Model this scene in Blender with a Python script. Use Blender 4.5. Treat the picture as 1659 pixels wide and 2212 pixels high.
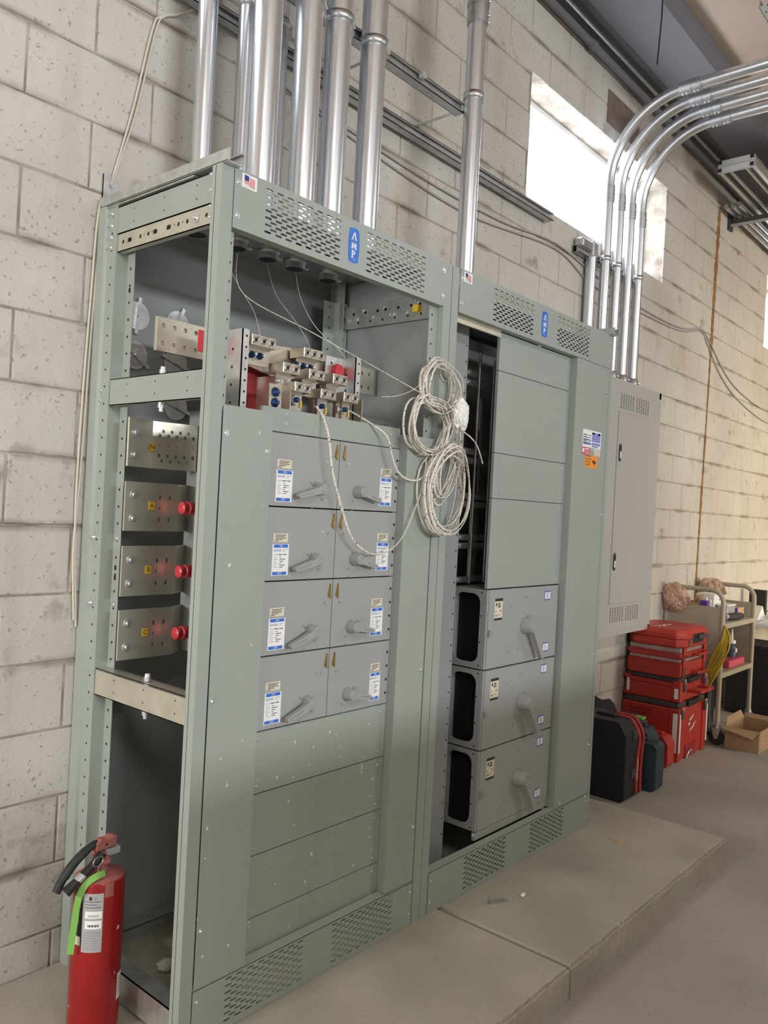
import bpy, bmesh, math, random
from mathutils import Vector, Matrix, noise
from mathutils.geometry import tessellate_polygon
random.seed(7)
for o in list(bpy.data.objects): bpy.data.objects.remove(o)
S = bpy.context.scene
C = S.collection
PI = math.pi
# ------------------------------------------------------------------ camera
CX, CY, CZ = -1.2725, -1.6976, 1.4239
yaw, pitch, roll, fpx = 0.8608, -0.0035, 0.0525, 1752.69
F = Vector((math.sin(yaw)*math.cos(pitch), math.cos(yaw)*math.cos(pitch), math.sin(pitch)))
R = F.cross(Vector((0, 0, 1))).normalized(); U = R.cross(F)
R2 = R*math.cos(roll)+U*math.sin(roll); U2 = -R*math.sin(roll)+U*math.cos(roll)
cd = bpy.data.cameras.new('camera'); cam = bpy.data.objects.new('camera', cd); C.objects.link(cam)
cam.matrix_world = Matrix(((R2.x, U2.x, -F.x, CX), (R2.y, U2.y, -F.y, CY), (R2.z, U2.z, -F.z, CZ), (0, 0, 0, 1)))
cd.sensor_fit = 'VERTICAL'; cd.sensor_height = 24.0; cd.lens = fpx*24.0/2212.0; cd.clip_start = 0.05
S.camera = cam
# ------------------------------------------------------------------ world, lights, exposure
w = bpy.data.worlds.new('world'); S.world = w; w.use_nodes = True
bg = w.node_tree.nodes['Background']; bg.inputs[0].default_value = (0.93, 0.96, 1.0, 1); bg.inputs[1].default_value = 3.0
S.view_settings.view_transform = 'Standard'; S.view_settings.look = 'None'
S.view_settings.exposure = 0.0; S.view_settings.gamma = 1.0; S.view_settings.use_curve_mapping = False
def area(name, loc, size, power, col, rot, spread=180):
    l = bpy.data.lights.new(name, 'AREA'); l.shape = 'RECTANGLE'; l.size, l.size_y = size; l.energy = power; l.color = col
    l.spread = math.radians(spread)
    o = bpy.data.objects.new(name, l); C.objects.link(o); o.location = loc; o.rotation_euler = rot
    return o
# daylight entering by the high windows of the block wall (left of the frame, above the frame, in frame)
WINS = [(2.43, 4.275), (6.68, 8.52), (-1.82, 0.02), (-6.07, -4.23)]
WZ0, WZ1 = 3.117, 3.78
for i, (a, b) in enumerate(WINS):
    area('window_daylight', ((a+b)/2, 0.90, (WZ0+WZ1)/2+.05), (b-a+.5, WZ1-WZ0+.4), [60, 60, 60, 300][i], (0.93, 0.96, 1.0), (-PI/2, 0, 0))
# unseen lamps: added key across the room, low door farther right, added left fill
area('window_band_daylight', (-1.0, -9.4, 2.95), (4.5, 0.5), 225, (0.93, 0.97, 1.0), (PI/2, 0, 0), 120)  # unseen source added to brighten the upper cabinet fronts
area('warm_door_light', (7.8, -9.3, 1.2), (3.0, 2.2), 80, (1.0, 0.80, 0.52), (PI/2, 0, 0), 50)
area('left_door_daylight', (-7.8, -2.6, 1.35), (2.6, 3.2), 36, (0.97, 0.98, 1.0), (0, -PI/2, 0), 140)  # unseen source added to brighten the lower left wall
# unseen lamp added left of the frame: throws the cabinet's long shadow along the pad
area('wall_work_light', (-4.0, 0.40, 1.75), (0.35, 0.9), 62, (1.0, 0.98, 0.93), (0, -PI/2*.86, 0), 130)
# unseen fill lamps added under the ceiling to raise the ambient light
area('shop_light', (-2.5, -4.0, 4.2), (1.2, 0.3), 85, (0.99, 0.98, 0.96), (0, 0, 0))
area('shop_light', (5.0, -4.0, 4.2), (1.2, 0.3), 85, (0.99, 0.98, 0.96), (0, 0, 0))

# ------------------------------------------------------------------ materials
MATS = {}
def nodes(m):
    m.use_nodes = True
    nt = m.node_tree; b = nt.nodes['Principled BSDF']
    return nt, b
def mat(name, col, rough=0.5, metal=0.0, var=0.0, vscale=6.0, bump=0.0, bscale=60.0, spec=0.5, stretch=None, col2=None, spots=None):
    """plain procedural material: base colour with noise variation, optional bump and spots"""
    m = bpy.data.materials.new(name); nt, b = nodes(m); MATS[name] = m
    c = (*col, 1)
    b.inputs['Base Color'].default_value = c; b.inputs['Roughness'].default_value = rough; b.inputs['Metallic'].default_value = metal
    b.inputs['Specular IOR Level'].default_value = spec
    N = nt.nodes.new; L = nt.links.new
    g = N('ShaderNodeNewGeometry'); vec = g.outputs['Position']
    if stretch:
        mp = N('ShaderNodeMapping'); mp.inputs['Scale'].default_value = stretch; L(vec, mp.inputs[0]); vec = mp.outputs[0]
    out = None
    if var > 0 or col2:
        n = N('ShaderNodeTexNoise'); n.inputs['Scale'].default_value = vscale; n.inputs['Detail'].default_value = 5; L(vec, n.inputs[0])
        r = N('ShaderNodeValToRGB'); L(n.outputs[0], r.inputs[0])
        r.color_ramp.elements[0].position = .3; r.color_ramp.elements[1].position = .7
        a = col2 if col2 else tuple(x*(1-var) for x in col)
        r.color_ramp.elements[0].color = (*a, 1); r.color_ramp.elements[1].color = (*[min(1, x*(1+var)) for x in col], 1) if not col2 else c
        out = r.outputs[0]
    if spots:
        sc, thr, scol = spots
        n = N('ShaderNodeTexNoise'); n.inputs['Scale'].default_value = sc; n.inputs['Detail'].default_value = 2; L(g.outputs['Position'], n.inputs[0])
        r = N('ShaderNodeValToRGB'); L(n.outputs[0], r.inputs[0]); r.color_ramp.elements[0].position = thr; r.color_ramp.elements[1].position = thr+.03
        r.color_ramp.elements[0].color = (0, 0, 0, 1); r.color_ramp.elements[1].color = (1, 1, 1, 1)
        mx = N('ShaderNodeMix'); mx.data_type = 'RGBA'; L(r.outputs[0], mx.inputs[0])
        if out: L(out, mx.inputs[6])
        else: mx.inputs[6].default_value = c
        mx.inputs[7].default_value = (*scol, 1); out = mx.outputs[2]
    if out: L(out, b.inputs['Base Color'])
    if bump > 0:
        n = N('ShaderNodeTexNoise'); n.inputs['Scale'].default_value = bscale; n.inputs['Detail'].default_value = 4; L(vec, n.inputs[0])
        bp = N('ShaderNodeBump'); bp.inputs['Strength'].default_value = bump; bp.inputs['Distance'].default_value = .01; L(n.outputs[0], bp.inputs['Height']); L(bp.outputs[0], b.inputs['Normal'])
    return m
mat('paint', (.33, .365, .335), .42, 0, .03, 3, .02, 400)
mat('paint_speck', (.33, .365, .335), .42, 0, .03, 3, .02, 400, spots=(38, .705, (.7, .72, .68)))
mat('door', (.345, .35, .345), .45, 0, .02, 3, .02, 400)
mat('inner', (.27, .285, .285), .5, 0, .08, 4)  # cabinet grey darkened; shade of the interior is put into the colour
mat('panelb', (.43, .42, .405), .45, 0, .02, 3)
mat('galv', (.62, .63, .62), .38, .85, .12, 30, .05, 90)
mat('galv_warm', (.66, .63, .52), .4, .7, .1, 14)
mat('conduit', (.76, .79, .84), .31, 1, .06, 4, .03, 12, stretch=(14, 14, .8))
mat('conduit_dark', (.5, .52, .54), .4, 1, .12, 20)
mat('tin', (.74, .71, .60), .33, .65, .08, 6, .05, 40, stretch=(1, 1, .3))
mat('alu', (.62, .57, .48), .33, .9, .06, 30)
mat('zinc', (.72, .73, .75), .34, .8, .1, 60)
mat('bluescrew', (.07, .14, .34), .28, .9, .4, 120)
mat('brass', (.5, .36, .12), .35, .9, .2, 40)
mat('black', (.012, .012, .014), .5)
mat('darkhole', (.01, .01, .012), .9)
mat('bracket', (.28, .29, .30), .45, .2, .1, 12)
mat('redins', (.62, .045, .06), .4, 0, .1, 20)
mat('redpanel', (.30, .02, .025), .45, 0, .15, 6)
mat('white', (.85, .85, .84), .5)
mat('cream', (.72, .66, .52), .6)
mat('blue', (.04, .16, .62), .5)
mat('logoblue', (.03, .16, .62), .45, 0, .08, 40)
mat('ink', (.03, .03, .035), .6)
mat('inkblue', (.03, .09, .45), .6)
mat('inkgrey', (.3, .3, .3), .6)
mat('flagred', (.62, .06, .08), .5)
mat('flagblue', (.03, .04, .25), .5)
mat('orange', (.85, .3, .03), .55)
mat('yellow', (.85, .55, .02), .55)
mat('lilac', (.25, .27, .6), .5)
mat('pinkred', (.65, .1, .15), .5)
mat('greygreen', (.38, .5, .46), .5)
mat('tape', (.74, .69, .62), .6, 0, .1, 60, spots=(150, .62, (.12, .12, .12)))
mat('string', (.72, .72, .70), .6)
mat('bagwhite', (.8, .78, .75), .45, 0, .1, 30, spots=(22, .70, (.7, .15, .15)))
mat('rust', (.36, .20, .06), .9, 0, .5, 14, .6, 60, col2=(.20, .085, .05))
mat('steelpatch', (.20, .15, .13), .8, 0, .3, 9)
mat('cable', (.60, .55, .45), .6)
mat('cablegrey', (.42, .39, .39), .6)
mat('mortar', (.50, .46, .39), .95, 0, .3, 9, .5, 90, col2=(.22, .18, .14))
mat('gypsum', (.47, .38, .30), .9, 0, .1, 2)
mat('beam', (.155, .148, .165), .85, 0, .1, 2, stretch=(.3, 2, 1))
mat('extred', (.29, .009, .011), .28, 0, .1, 10, spots=(45, .72, (.75, .65, .6)))
mat('extdust', (.36, .12, .10), .7, 0, .2, 18)
mat('rubber', (.02, .02, .02), .6, 0, .3, 30)
mat('green', (.22, .48, .10), .6)
mat('silverlabel', (.48, .48, .50), .4, .3)
mat('toolred', (.46, .036, .026), .42, 0, .08, 12)
mat('tooldark', (.06, .055, .055), .5, 0, .2, 20)
mat('toolblack', (.016, .016, .018), .5, 0, .2, 16)
mat('teal', (.03, .05, .065), .45, 0, .3, 12)
mat('clear', (.38, .27, .26), .2, 0, .15, 20)
mat('beige', (.42, .37, .28), .5, 0, .06, 8)
mat('cardboard', (.42, .28, .16), .8, 0, .08, 10, .1, 60)
mat('tan', (.55, .36, .22), .8, 0, .08, 10)
mat('purple', (.16, .05, .42), .5)
mat('yellowcord', (.60, .42, .02), .5)
mat('papers', (.8, .8, .78), .6)
mat('navy', (.05, .08, .16), .4)
mat('fabric', (.018, .018, .02), .9, 0, .3, 40, .4, 100)
def m_bag():
    m = bpy.data.materials.new('bagtan'); nt, b = nodes(m); MATS['bagtan'] = m
    b.inputs['Base Color'].default_value = (.70, .46, .32, 1); b.inputs['Roughness'].default_value = .25; b.inputs['Alpha'].default_value = .72
m_bag()
def m_glass():
    m = bpy.data.materials.new('glass'); m.use_nodes = True; nt = m.node_tree; nt.nodes.clear(); MATS['glass'] = m
    o = nt.nodes.new('ShaderNodeOutputMaterial'); t = nt.nodes.new('ShaderNodeBsdfTransparent'); g = nt.nodes.new('ShaderNodeBsdfGlossy'); x = nt.nodes.new('ShaderNodeMixShader')
    t.inputs[0].default_value = (.97, .98, 1, 1); g.inputs[1].default_value = .05; x.inputs[0].default_value = .06
    nt.links.new(t.outputs[0], x.inputs[1]); nt.links.new(g.outputs[0], x.inputs[2]); nt.links.new(x.outputs[0], o.inputs[0])
m_glass()
def m_block():
    m = bpy.data.materials.new('block'); nt, b = nodes(m); MATS['block'] = m
    N = nt.nodes.new; L = nt.links.new; b.inputs['Roughness'].default_value = .85; b.inputs['Specular IOR Level'].default_value = .25
    P = N('ShaderNodeNewGeometry').outputs['Position']
    def noise_(sc, det=4, st=None):
        v = P
        if st:
            mp = N('ShaderNodeMapping'); mp.inputs['Scale'].default_value = st; L(P, mp.inputs[0]); v = mp.outputs[0]
        n = N('ShaderNodeTexNoise'); n.inputs['Scale'].default_value = sc; n.inputs['Detail'].default_value = det; L(v, n.inputs[0]); return n.outputs[0]
    def ramp(i, p0, p1, c0, c1):
        r = N('ShaderNodeValToRGB'); L(i, r.inputs[0]); e = r.color_ramp.elements; e[0].position = p0; e[1].position = p1; e[0].color = (*c0, 1); e[1].color = (*c1, 1); return r.outputs[0]
    def mix(f, a, c):
        x = N('ShaderNodeMix'); x.data_type = 'RGBA'; L(f, x.inputs[0]); L(a, x.inputs[6])
        if isinstance(c, tuple): x.inputs[7].default_value = (*c, 1)
        else: L(c, x.inputs[7])
        return x.outputs[2]
    base = ramp(noise_(1.3, 6), .3, .75, (.48, .445, .395), (.61, .585, .545))
    streak = ramp(noise_(9, 5, (1, 1, .10)), .55, .8, (0, 0, 0), (.32, .32, .32))
    c = mix(streak, base, (.40, .35, .29))
    pits = ramp(noise_(75, 3), .64, .70, (0, 0, 0), (.75, .75, .75))
    c = mix(pits, c, (.27, .23, .19))
    dirt = ramp(noise_(5.5, 9), .645, .75, (0, 0, 0), (.8, .8, .8))
    c = mix(dirt, c, (.22, .17, .12))
    # grime collecting in and under the bed joints, ochre runs here and there
    sx = N('ShaderNodeSeparateXYZ'); L(P, sx.inputs[0])
    def mth(op, a, v):
        q = N('ShaderNodeMath'); q.operation = op; L(a, q.inputs[0])
        if isinstance(v, float): q.inputs[1].default_value = v
        else: L(v, q.inputs[1])
        return q.outputs[0]
    fr = mth('PINGPONG', mth('DIVIDE', mth('ADD', sx.outputs[2], 20*.2032-2.7461), .2032), .5)
    near = ramp(fr, .0, .11, (1, 1, 1), (0, 0, 0))
    patchy = ramp(noise_(3.2, 8), .47, .62, (0, 0, 0), (.85, .85, .85))
    c = mix(mth('MULTIPLY', near, patchy), c, (.17, .125, .085))
    och = ramp(noise_(4.0, 6, (1, 1, .35)), .66, .76, (0, 0, 0), (.5, .5, .5))
    c = mix(och, c, (.42, .27, .10))
    L(c, b.inputs['Base Color'])
    h = N('ShaderNodeMath'); h.operation = 'ADD'; L(noise_(75, 4), h.inputs[0]); L(noise_(20, 3), h.inputs[1])
    bp = N('ShaderNodeBump'); bp.inputs['Strength'].default_value = .22; bp.inputs['Distance'].default_value = .008; L(h.outputs[0], bp.inputs['Height']); L(bp.outputs[0], b.inputs['Normal'])
m_block()
def m_conc(name, c0, c1, sc, dark):
    m = bpy.data.materials.new(name); nt, b = nodes(m); MATS[name] = m
    N = nt.nodes.new; L = nt.links.new; b.inputs['Roughness'].default_value = .8; b.inputs['Specular IOR Level'].default_value = .3
    P = N('ShaderNodeNewGeometry').outputs['Position']
    n = N('ShaderNodeTexNoise'); n.inputs['Scale'].default_value = sc; n.inputs['Detail'].default_value = 8; L(P, n.inputs[0])
    r = N('ShaderNodeValToRGB'); L(n.outputs[0], r.inputs[0]); e = r.color_ramp.elements; e[0].position = .3; e[1].position = .7; e[0].color = (*c0, 1); e[1].color = (*c1, 1)
    n2 = N('ShaderNodeTexNoise'); n2.inputs['Scale'].default_value = 90; n2.inputs['Detail'].default_value = 4; L(P, n2.inputs[0])
    r2 = N('ShaderNodeValToRGB'); L(n2.outputs[0], r2.inputs[0]); e = r2.color_ramp.elements; e[0].position = .62; e[1].position = .72; e[0].color = (0, 0, 0, 1); e[1].color = (.5, .5, .5, 1)
    x = N('ShaderNodeMix'); x.data_type = 'RGBA'; L(r2.outputs[0], x.inputs[0]); L(r.outputs[0], x.inputs[6]); x.inputs[7].default_value = (*dark, 1); L(x.outputs[2], b.inputs['Base Color'])
    bp = N('ShaderNodeBump'); bp.inputs['Strength'].default_value = .18; bp.inputs['Distance'].default_value = .006; L(n2.outputs[0], bp.inputs['Height']); L(bp.outputs[0], b.inputs['Normal'])
m_conc('pad', (.33, .305, .245), (.45, .42, .345), 2.6, (.24, .21, .17))
m_conc('floor', (.30, .272, .23), (.42, .385, .335), 1.3, (.17, .15, .12))

# ------------------------------------------------------------------ mesh helpers
class MB:
    def __init__(s): s.v = []; s.f = []; s.m = []; s.mats = []; s.sm = []
    def mi(s, n):
        if n not in s.mats: s.mats.append(n)
        return s.mats.index(n)
    def add(s, v, f, m, smooth=False):
        b = len(s.v); s.v += [tuple(p) for p in v]; k = s.mi(m)
        for q in f: s.f.append([b+i for i in q]); s.m.append(k); s.sm.append(smooth)
        return s
    def box(s, x0, x1, y0, y1, z0, z1, m, bev=0.0):
        if x0 > x1: x0, x1 = x1, x0
        if y0 > y1: y0, y1 = y1, y0
        if z0 > z1: z0, z1 = z1, z0
        if bev <= 0:
            v = [(x, y, z) for x in (x0, x1) for y in (y0, y1) for z in (z0, z1)]
            return s.add(v, [(0, 1, 3, 2), (4, 6, 7, 5), (0, 4, 5, 1), (2, 3, 7, 6), (0, 2, 6, 4), (1, 5, 7, 3)], m)
        bm = bmesh.new(); bmesh.ops.create_cube(bm, size=1)
        for q in bm.verts: q.co = Vector(((x0+x1)/2+q.co.x*(x1-x0), (y0+y1)/2+q.co.y*(y1-y0), (z0+z1)/2+q.co.z*(z1-z0)))
        bmesh.ops.bevel(bm, geom=bm.edges[:], offset=min(bev, .45*min(x1-x0, y1-y0, z1-z0)), segments=2, profile=.5, affect='EDGES')
        bm.verts.index_update(); s.add([q.co[:] for q in bm.verts], [[q.index for q in f.verts] for f in bm.faces], m); bm.free(); return s
    def cyl(s, p0, p1, r0, m, r1=None, n=16, cap=True):
        r1 = r0 if r1 is None else r1
        p0, p1 = Vector(p0), Vector(p1); d = (p1-p0).normalized()
        a = d.orthogonal().normalized(); b = d.cross(a)
        v = []
        for p, r in ((p0, r0), (p1, r1)):
            for i in range(n): t = 2*PI*i/n; v.append(p+a*math.cos(t)*r+b*math.sin(t)*r)
        s.add(v, [(i, (i+1) % n, n+(i+1) % n, n+i) for i in range(n)], m, True)
        if cap: s.add(v, [list(range(n))[::-1], list(range(n, 2*n))], m)
        return s
    def tube(s, pts, r, m, n=10, cap=True, flat=1.0, up=None):
        pts = [Vector(p) for p in pts]; v = []; pa = None
        for i, p in enumerate(pts):
            d = (pts[min(i+1, len(pts)-1)]-pts[max(i-1, 0)]).normalized()
            if pa is None: a = (up.cross(d).cross(d) if up else d.orthogonal()).normalized()
            else: a = (pa-d*pa.dot(d)).normalized()
            pa = a; b = d.cross(a); rr = r[min(len(r)-1, int(i*len(r)/len(pts)))] if isinstance(r, (list, tuple)) else r
            for k in range(n): t = 2*PI*k/n; v.append(p+a*math.cos(t)*rr+b*math.sin(t)*rr*flat)
        f = [(i*n+k, i*n+(k+1) % n, (i+1)*n+(k+1) % n, (i+1)*n+k) for i in range(len(pts)-1) for k in range(n)]
        s.add(v, f, m, True)
        if cap: s.add(v, [list(range(n))[::-1], list(range((len(pts)-1)*n, len(pts)*n))], m)
        return s
    def lathe(s, c, prof, m, n=24, axis='z'):
        v = []
        for (r, h) in prof:
            for k in range(n):
                t = 2*PI*k/n
                q = (r*math.cos(t), r*math.sin(t), h) if axis == 'z' else (r*math.cos(t), -h, r*math.sin(t)) if axis == '-y' else (-h, r*math.cos(t), r*math.sin(t))
                v.append((c[0]+q[0], c[1]+q[1], c[2]+q[2]))
        s.add(v, [(i*n+k, i*n+(k+1) % n, (i+1)*n+(k+1) % n, (i+1)*n+k) for i in range(len(prof)-1) for k in range(n)], m, True)
        s.add(v, [list(range(n))[::-1], list(range((len(prof)-1)*n, len(prof)*n))], m); return s
    def prism(s, poly, axis, a, b, m):
        """poly of 2D points extruded along an axis ('x': (y,z), 'y': (x,z), 'z': (x,y))"""
        def P(q, t): return (t, q[0], q[1]) if axis == 'x' else (q[0], t, q[1]) if axis == 'y' else (q[0], q[1], t)
        n = len(poly); v = [P(q, a) for q in poly]+[P(q, b) for q in poly]
        tri = tessellate_polygon([[Vector((*q, 0)) for q in poly]])
        s.add(v, [t for t in tri]+[[n+i for i in t][::-1] for t in tri]+[(i, (i+1) % n, n+(i+1) % n, n+i) for i in range(n)], m); return s
    def plate(s, x0, x1, z0, z1, y, th, m, holes=(), axis='y'):
        """sheet with real openings; holes are lists of (x,z)"""
        loops = [[(x0, z0), (x1, z0), (x1, z1), (x0, z1)]]+[list(h) for h in holes]
        tri = tessellate_polygon([[Vector((*q, 0)) for q in l] for l in loops])
        fl = [q for l in loops for q in l]; n = len(fl)
        P = (lambda q, t: (q[0], t, q[1])) if axis == 'y' else (lambda q, t: (t, q[0], q[1])) if axis == 'x' else (lambda q, t: (q[0], q[1], t))
        v = [P(q, y) for q in fl]+[P(q, y+th) for q in fl]
        f = [tuple(t) for t in tri]+[tuple(n+i for i in t)[::-1] for t in tri]; b = 0
        for l in loops:
            k = len(l); f += [(b+i, b+(i+1) % k, n+b+(i+1) % k, n+b+i) for i in range(k)]; b += k
        s.add(v, f, m); return s
    def text(s, txt, x, z, y, size, m, rot=0.0, align='CENTER', sx=1.0):
        v, f = text_mesh(txt, align); c, t = math.cos(rot), math.sin(rot)
        s.add([(x+(p[0]*sx*c-p[1]*t)*size, y, z+(p[0]*sx*t+p[1]*c)*size) for p in v], f, m); return s
    def build(s, name, parent=None, local=False, bevel=0.0, label=None):
        me = bpy.data.meshes.new(name)
        off = Vector((0, 0, 0))
        if parent and not local:
            r = parent
            while r.parent: r = r.parent
            off = r.location
        me.from_pydata([(p[0]-off.x, p[1]-off.y, p[2]-off.z) for p in s.v], [], s.f)
        for n in s.mats: me.materials.append(MATS[n])
        me.polygons.foreach_set('material_index', s.m); me.polygons.foreach_set('use_smooth', s.sm)
        bm = bmesh.new(); bm.from_mesh(me); bmesh.ops.recalc_face_normals(bm, faces=bm.faces[:]); bm.to_mesh(me); bm.free()
        o = bpy.data.objects.new(name, me); C.objects.link(o)
        if parent: o.parent = parent
        if bevel > 0:
            md = o.modifiers.new('bevel', 'BEVEL'); md.width = bevel; md.segments = 2; md.limit_method = 'ANGLE'
        if label: o['label'] = label
        return o
_tx = {}
def text_mesh(t, align):
    if (t, align) in _tx: return _tx[(t, align)]
    cu = bpy.data.curves.new('t', 'FONT'); cu.body = t; cu.size = 1.0; cu.align_x = align; cu.align_y = 'CENTER'; cu.resolution_u = 2
    o = bpy.data.objects.new('t', cu); C.objects.link(o); dg = bpy.context.evaluated_depsgraph_get()
    me = o.evaluated_get(dg).to_mesh(); r = ([v.co[:] for v in me.vertices], [list(p.vertices) for p in me.polygons])
    o.evaluated_get(dg).to_mesh_clear(); bpy.data.objects.remove(o); bpy.data.curves.remove(cu); _tx[(t, align)] = r
    return r
def thing(name, label, cat, loc=(0, 0, 0), rz=0.0, group=None):
    o = bpy.data.objects.new(name, None); C.objects.link(o); o.empty_display_size = .05
    o.location = loc; o.rotation_euler = (0, 0, rz); return tag(o, label, cat, group)
def tag(o, label, cat, group=None):
    o['label'] = label; o['category'] = cat
    if group: o['group'] = group
    return o
def struct(o): o['kind'] = 'structure'; return o
def rootloc(p):
    while p.parent: p = p.parent
    return p.location
# shared screw heads (axis -y = facing the aisle, axis -x = facing the open side)
def mesh_only(mb, name):
    o = mb.build(name); me = o.data; bpy.data.objects.remove(o); return me
SCREW = {}
for ax, p in (('-y', (0, -1, 0)), ('-x', (-1, 0, 0)), ('-z', (0, 0, -1))):
    for k, r in (('s', .0055), ('m', .0085), ('l', .012)):
        q = MB(); d = Vector(p); q.cyl((0, 0, 0), d*r*.25, r, 'zinc', n=10).cyl(d*r*.25, d*r*.75, r*.68, 'zinc', r1=r*.5, n=6)
        SCREW[ax+k] = mesh_only(q, 'screw')
def screw(parent, x, y, z, kind='-ys', name='screw'):
    o = bpy.data.objects.new(name, SCREW[kind]); C.objects.link(o); o.parent = parent; l = rootloc(parent)
    o.location = (x-l.x, y-l.y, z-l.z); return o
def deep(x, z, y):
    """front-face measurement carried back to a surface y behind the front face"""
    k = (y-CY)/(-CY); return CX+(x-CX)*k, CZ+(z-CZ)*k
def disc(mb, x, y, z, r, m, ax='y', n=10):
    if ax == 'y': mb.add([(x+r*math.cos(2*PI*i/n), y, z+r*math.sin(2*PI*i/n)) for i in range(n)], [list(range(n))], m)
    else: mb.add([(x, y+r*math.cos(2*PI*i/n), z+r*math.sin(2*PI*i/n)) for i in range(n)], [list(range(n))], m)
def slot(x, z, l, h):
    r = h/2; return [(x+r*.35, z), (x+l-r*.35, z), (x+l, z+r*.6), (x+l, z+h-r*.6), (x+l-r*.35, z+h), (x+r*.35, z+h), (x, z+h-r*.6), (x, z+r*.6)]
def vent(x0, z0, rows=13, cols=8, px=.0381, pz=.00945, l=.0235, h=.0056):
    out = []
    for r in range(rows):
        odd = r % 2
        for c in range(cols-odd): out.append(slot(x0+c*px+odd*px/2, z0+r*pz, l, h))
    return out
def circ(x, z, r, n=8): return [(x+r*math.cos(2*PI*i/n), z+r*math.sin(2*PI*i/n)) for i in range(n)]
def arc(c, r, a0, a1, n, pl):
    """points of an arc in plane pl ('yz' etc)"""
    o = []
    for i in range(n+1):
        t = a0+(a1-a0)*i/n; u, v = r*math.cos(t), r*math.sin(t)
        o.append((c[0], c[1]+u, c[2]+v) if pl == 'yz' else (c[0]+u, c[1], c[2]+v) if pl == 'xz' else (c[0]+u, c[1]+v, c[2]))
    return o
def smooth(pts, n=6):
    """Catmull-Rom through points"""
    P = [Vector(p) for p in pts]; out = []
    for i in range(len(P)-1):
        a, b, c, d = P[max(i-1, 0)], P[i], P[i+1], P[min(i+2, len(P)-1)]
        for k in range(n):
            t = k/n; out.append(.5*((2*b)+(c-a)*t+(2*a-5*b+4*c-d)*t*t+(3*b-a-3*c+d)*t**3))
    out.append(P[-1]); return out
# ------------------------------------------------------------------ structure
ZF = -0.107; YW = 0.606; ZC = 4.24
b = MB(); b.box(-8, 12, -10, 1.2, ZF-.1, ZF, 'floor'); struct(b.build('floor'))
# block wall: recessed mortar slab with window openings, blocks standing proud
holes = [[(a, WZ0), (c, WZ0), (c, WZ1), (a, WZ1)] for a, c in WINS]
b = MB(); b.plate(-8, 12, ZF-.1, 4.6, YW+.005, .19, 'mortar', holes); wall = struct(b.build('wall_back'))
def sub(r, h):
    x0, x1, z0, z1 = r; a0, a1, c0, c1 = h
    if x1 <= a0 or x0 >= a1 or z1 <= c0 or z0 >= c1: return [r]
    o = []
    if x0 < a0: o.append((x0, a0, z0, z1)); x0 = a0
    if x1 > a1: o.append((a1, x1, z0, z1)); x1 = a1
    if z0 < c0: o.append((x0, x1, z0, c0))
    if z1 > c1: o.append((x0, x1, c1, z1))
    return o
def block_mb(w, h, seed, y1=.008):
    rr = random.Random(seed); q = MB(); e = .0035; j = lambda s=.0012: rr.uniform(-s, s)
    back = [(0, y1, 0), (w, y1, 0), (w, y1, h), (0, y1, h)]; mid = [(j(), e, j()), (w+j(), e, j()), (w+j(), e, h+j()), (j(), e, h+j())]
    fr = [(e, j(.0006), e), (w-e, j(.0006), e), (w-e, j(.0006), h-e), (e, j(.0006), h-e)]
    f = [(8, 9, 10, 11)]
    for i in range(4): k = (i+1) % 4; f += [(i, k, 4+k, 4+i), (4+i, 4+k, 8+k, 8+i)]
    q.add(back+mid+fr, f, 'block'); return q
BW, BH, G = .4064, .2032, .006
FULL = [mesh_only(block_mb(BW-G, BH-G*.9, i), 'block') for i in range(6)]
cand = []
k = 0
z = 2.7461+BH*8
course = 0
while z > ZF-.1:
    z0, z1 = z-BH, z
    ph = -.03 if (round((2.7461-z)/BH) % 2) else -.235
    x = ph-BW*14
    while x < 11.5:
        for piece in [(x+G/2, x+BW-G/2, z0+G*.45, z1-G*.45)]:
            ps = [piece]
            for (a, c) in WINS: ps = [t for p in ps for t in sub(p, (a, c, WZ0, WZ1))]
            for p in ps:
                if p[1]-p[0] > .02 and p[3]-p[2] > .02: cand.append((p, len(ps) == 1 and abs(p[1]-p[0]-(BW-G)) < 1e-4 and p[3]-p[2] > BH*.95))
        x += BW
    z -= BH
cam_p = Vector((CX, CY, CZ))
def vis(p):
    c = Vector(((p[0]+p[1])/2, YW, (p[2]+p[3])/2)); d = c-cam_p; dz = d.dot(F)
    if dz < .3: return 0
    u, v = d.dot(R2)/dz*fpx, d.dot(U2)/dz*fpx
    if abs(u) > 830+120 or abs(v) > 1106+120: return 0
    t = (0-CY)/(c.y-CY); hx, hz = CX+(c.x-CX)*t, CZ+(c.z-CZ)*t       # crossing of the switchboard front
    if -.05 < hx < 2.2 and hz < 2.2: return 0
    return (p[1]-p[0])*(p[3]-p[2])/dz**3*abs(d.y)
cand.sort(key=lambda t: -vis(t[0]))
rest = MB()
for i, (p, full) in enumerate(cand):
    if i < 300 and vis(p) > 0:
        if full: o = bpy.data.objects.new('block', FULL[random.randrange(6)]); C.objects.link(o)
        else: o = block_mb(p[1]-p[0], p[3]-p[2], i).build('block')
        o.parent = wall; o.location = (p[0], YW, p[2])
    else:
        q = block_mb(p[1]-p[0], p[3]-p[2], i); rest.add([(v[0]+p[0], v[1]+YW, v[2]+p[2]) for v in q.v], q.f, 'block')
o = rest.build('block', wall, local=True); o['kind'] = 'stuff'; o['label'] = 'remaining painted concrete blocks of the wall'
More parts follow.
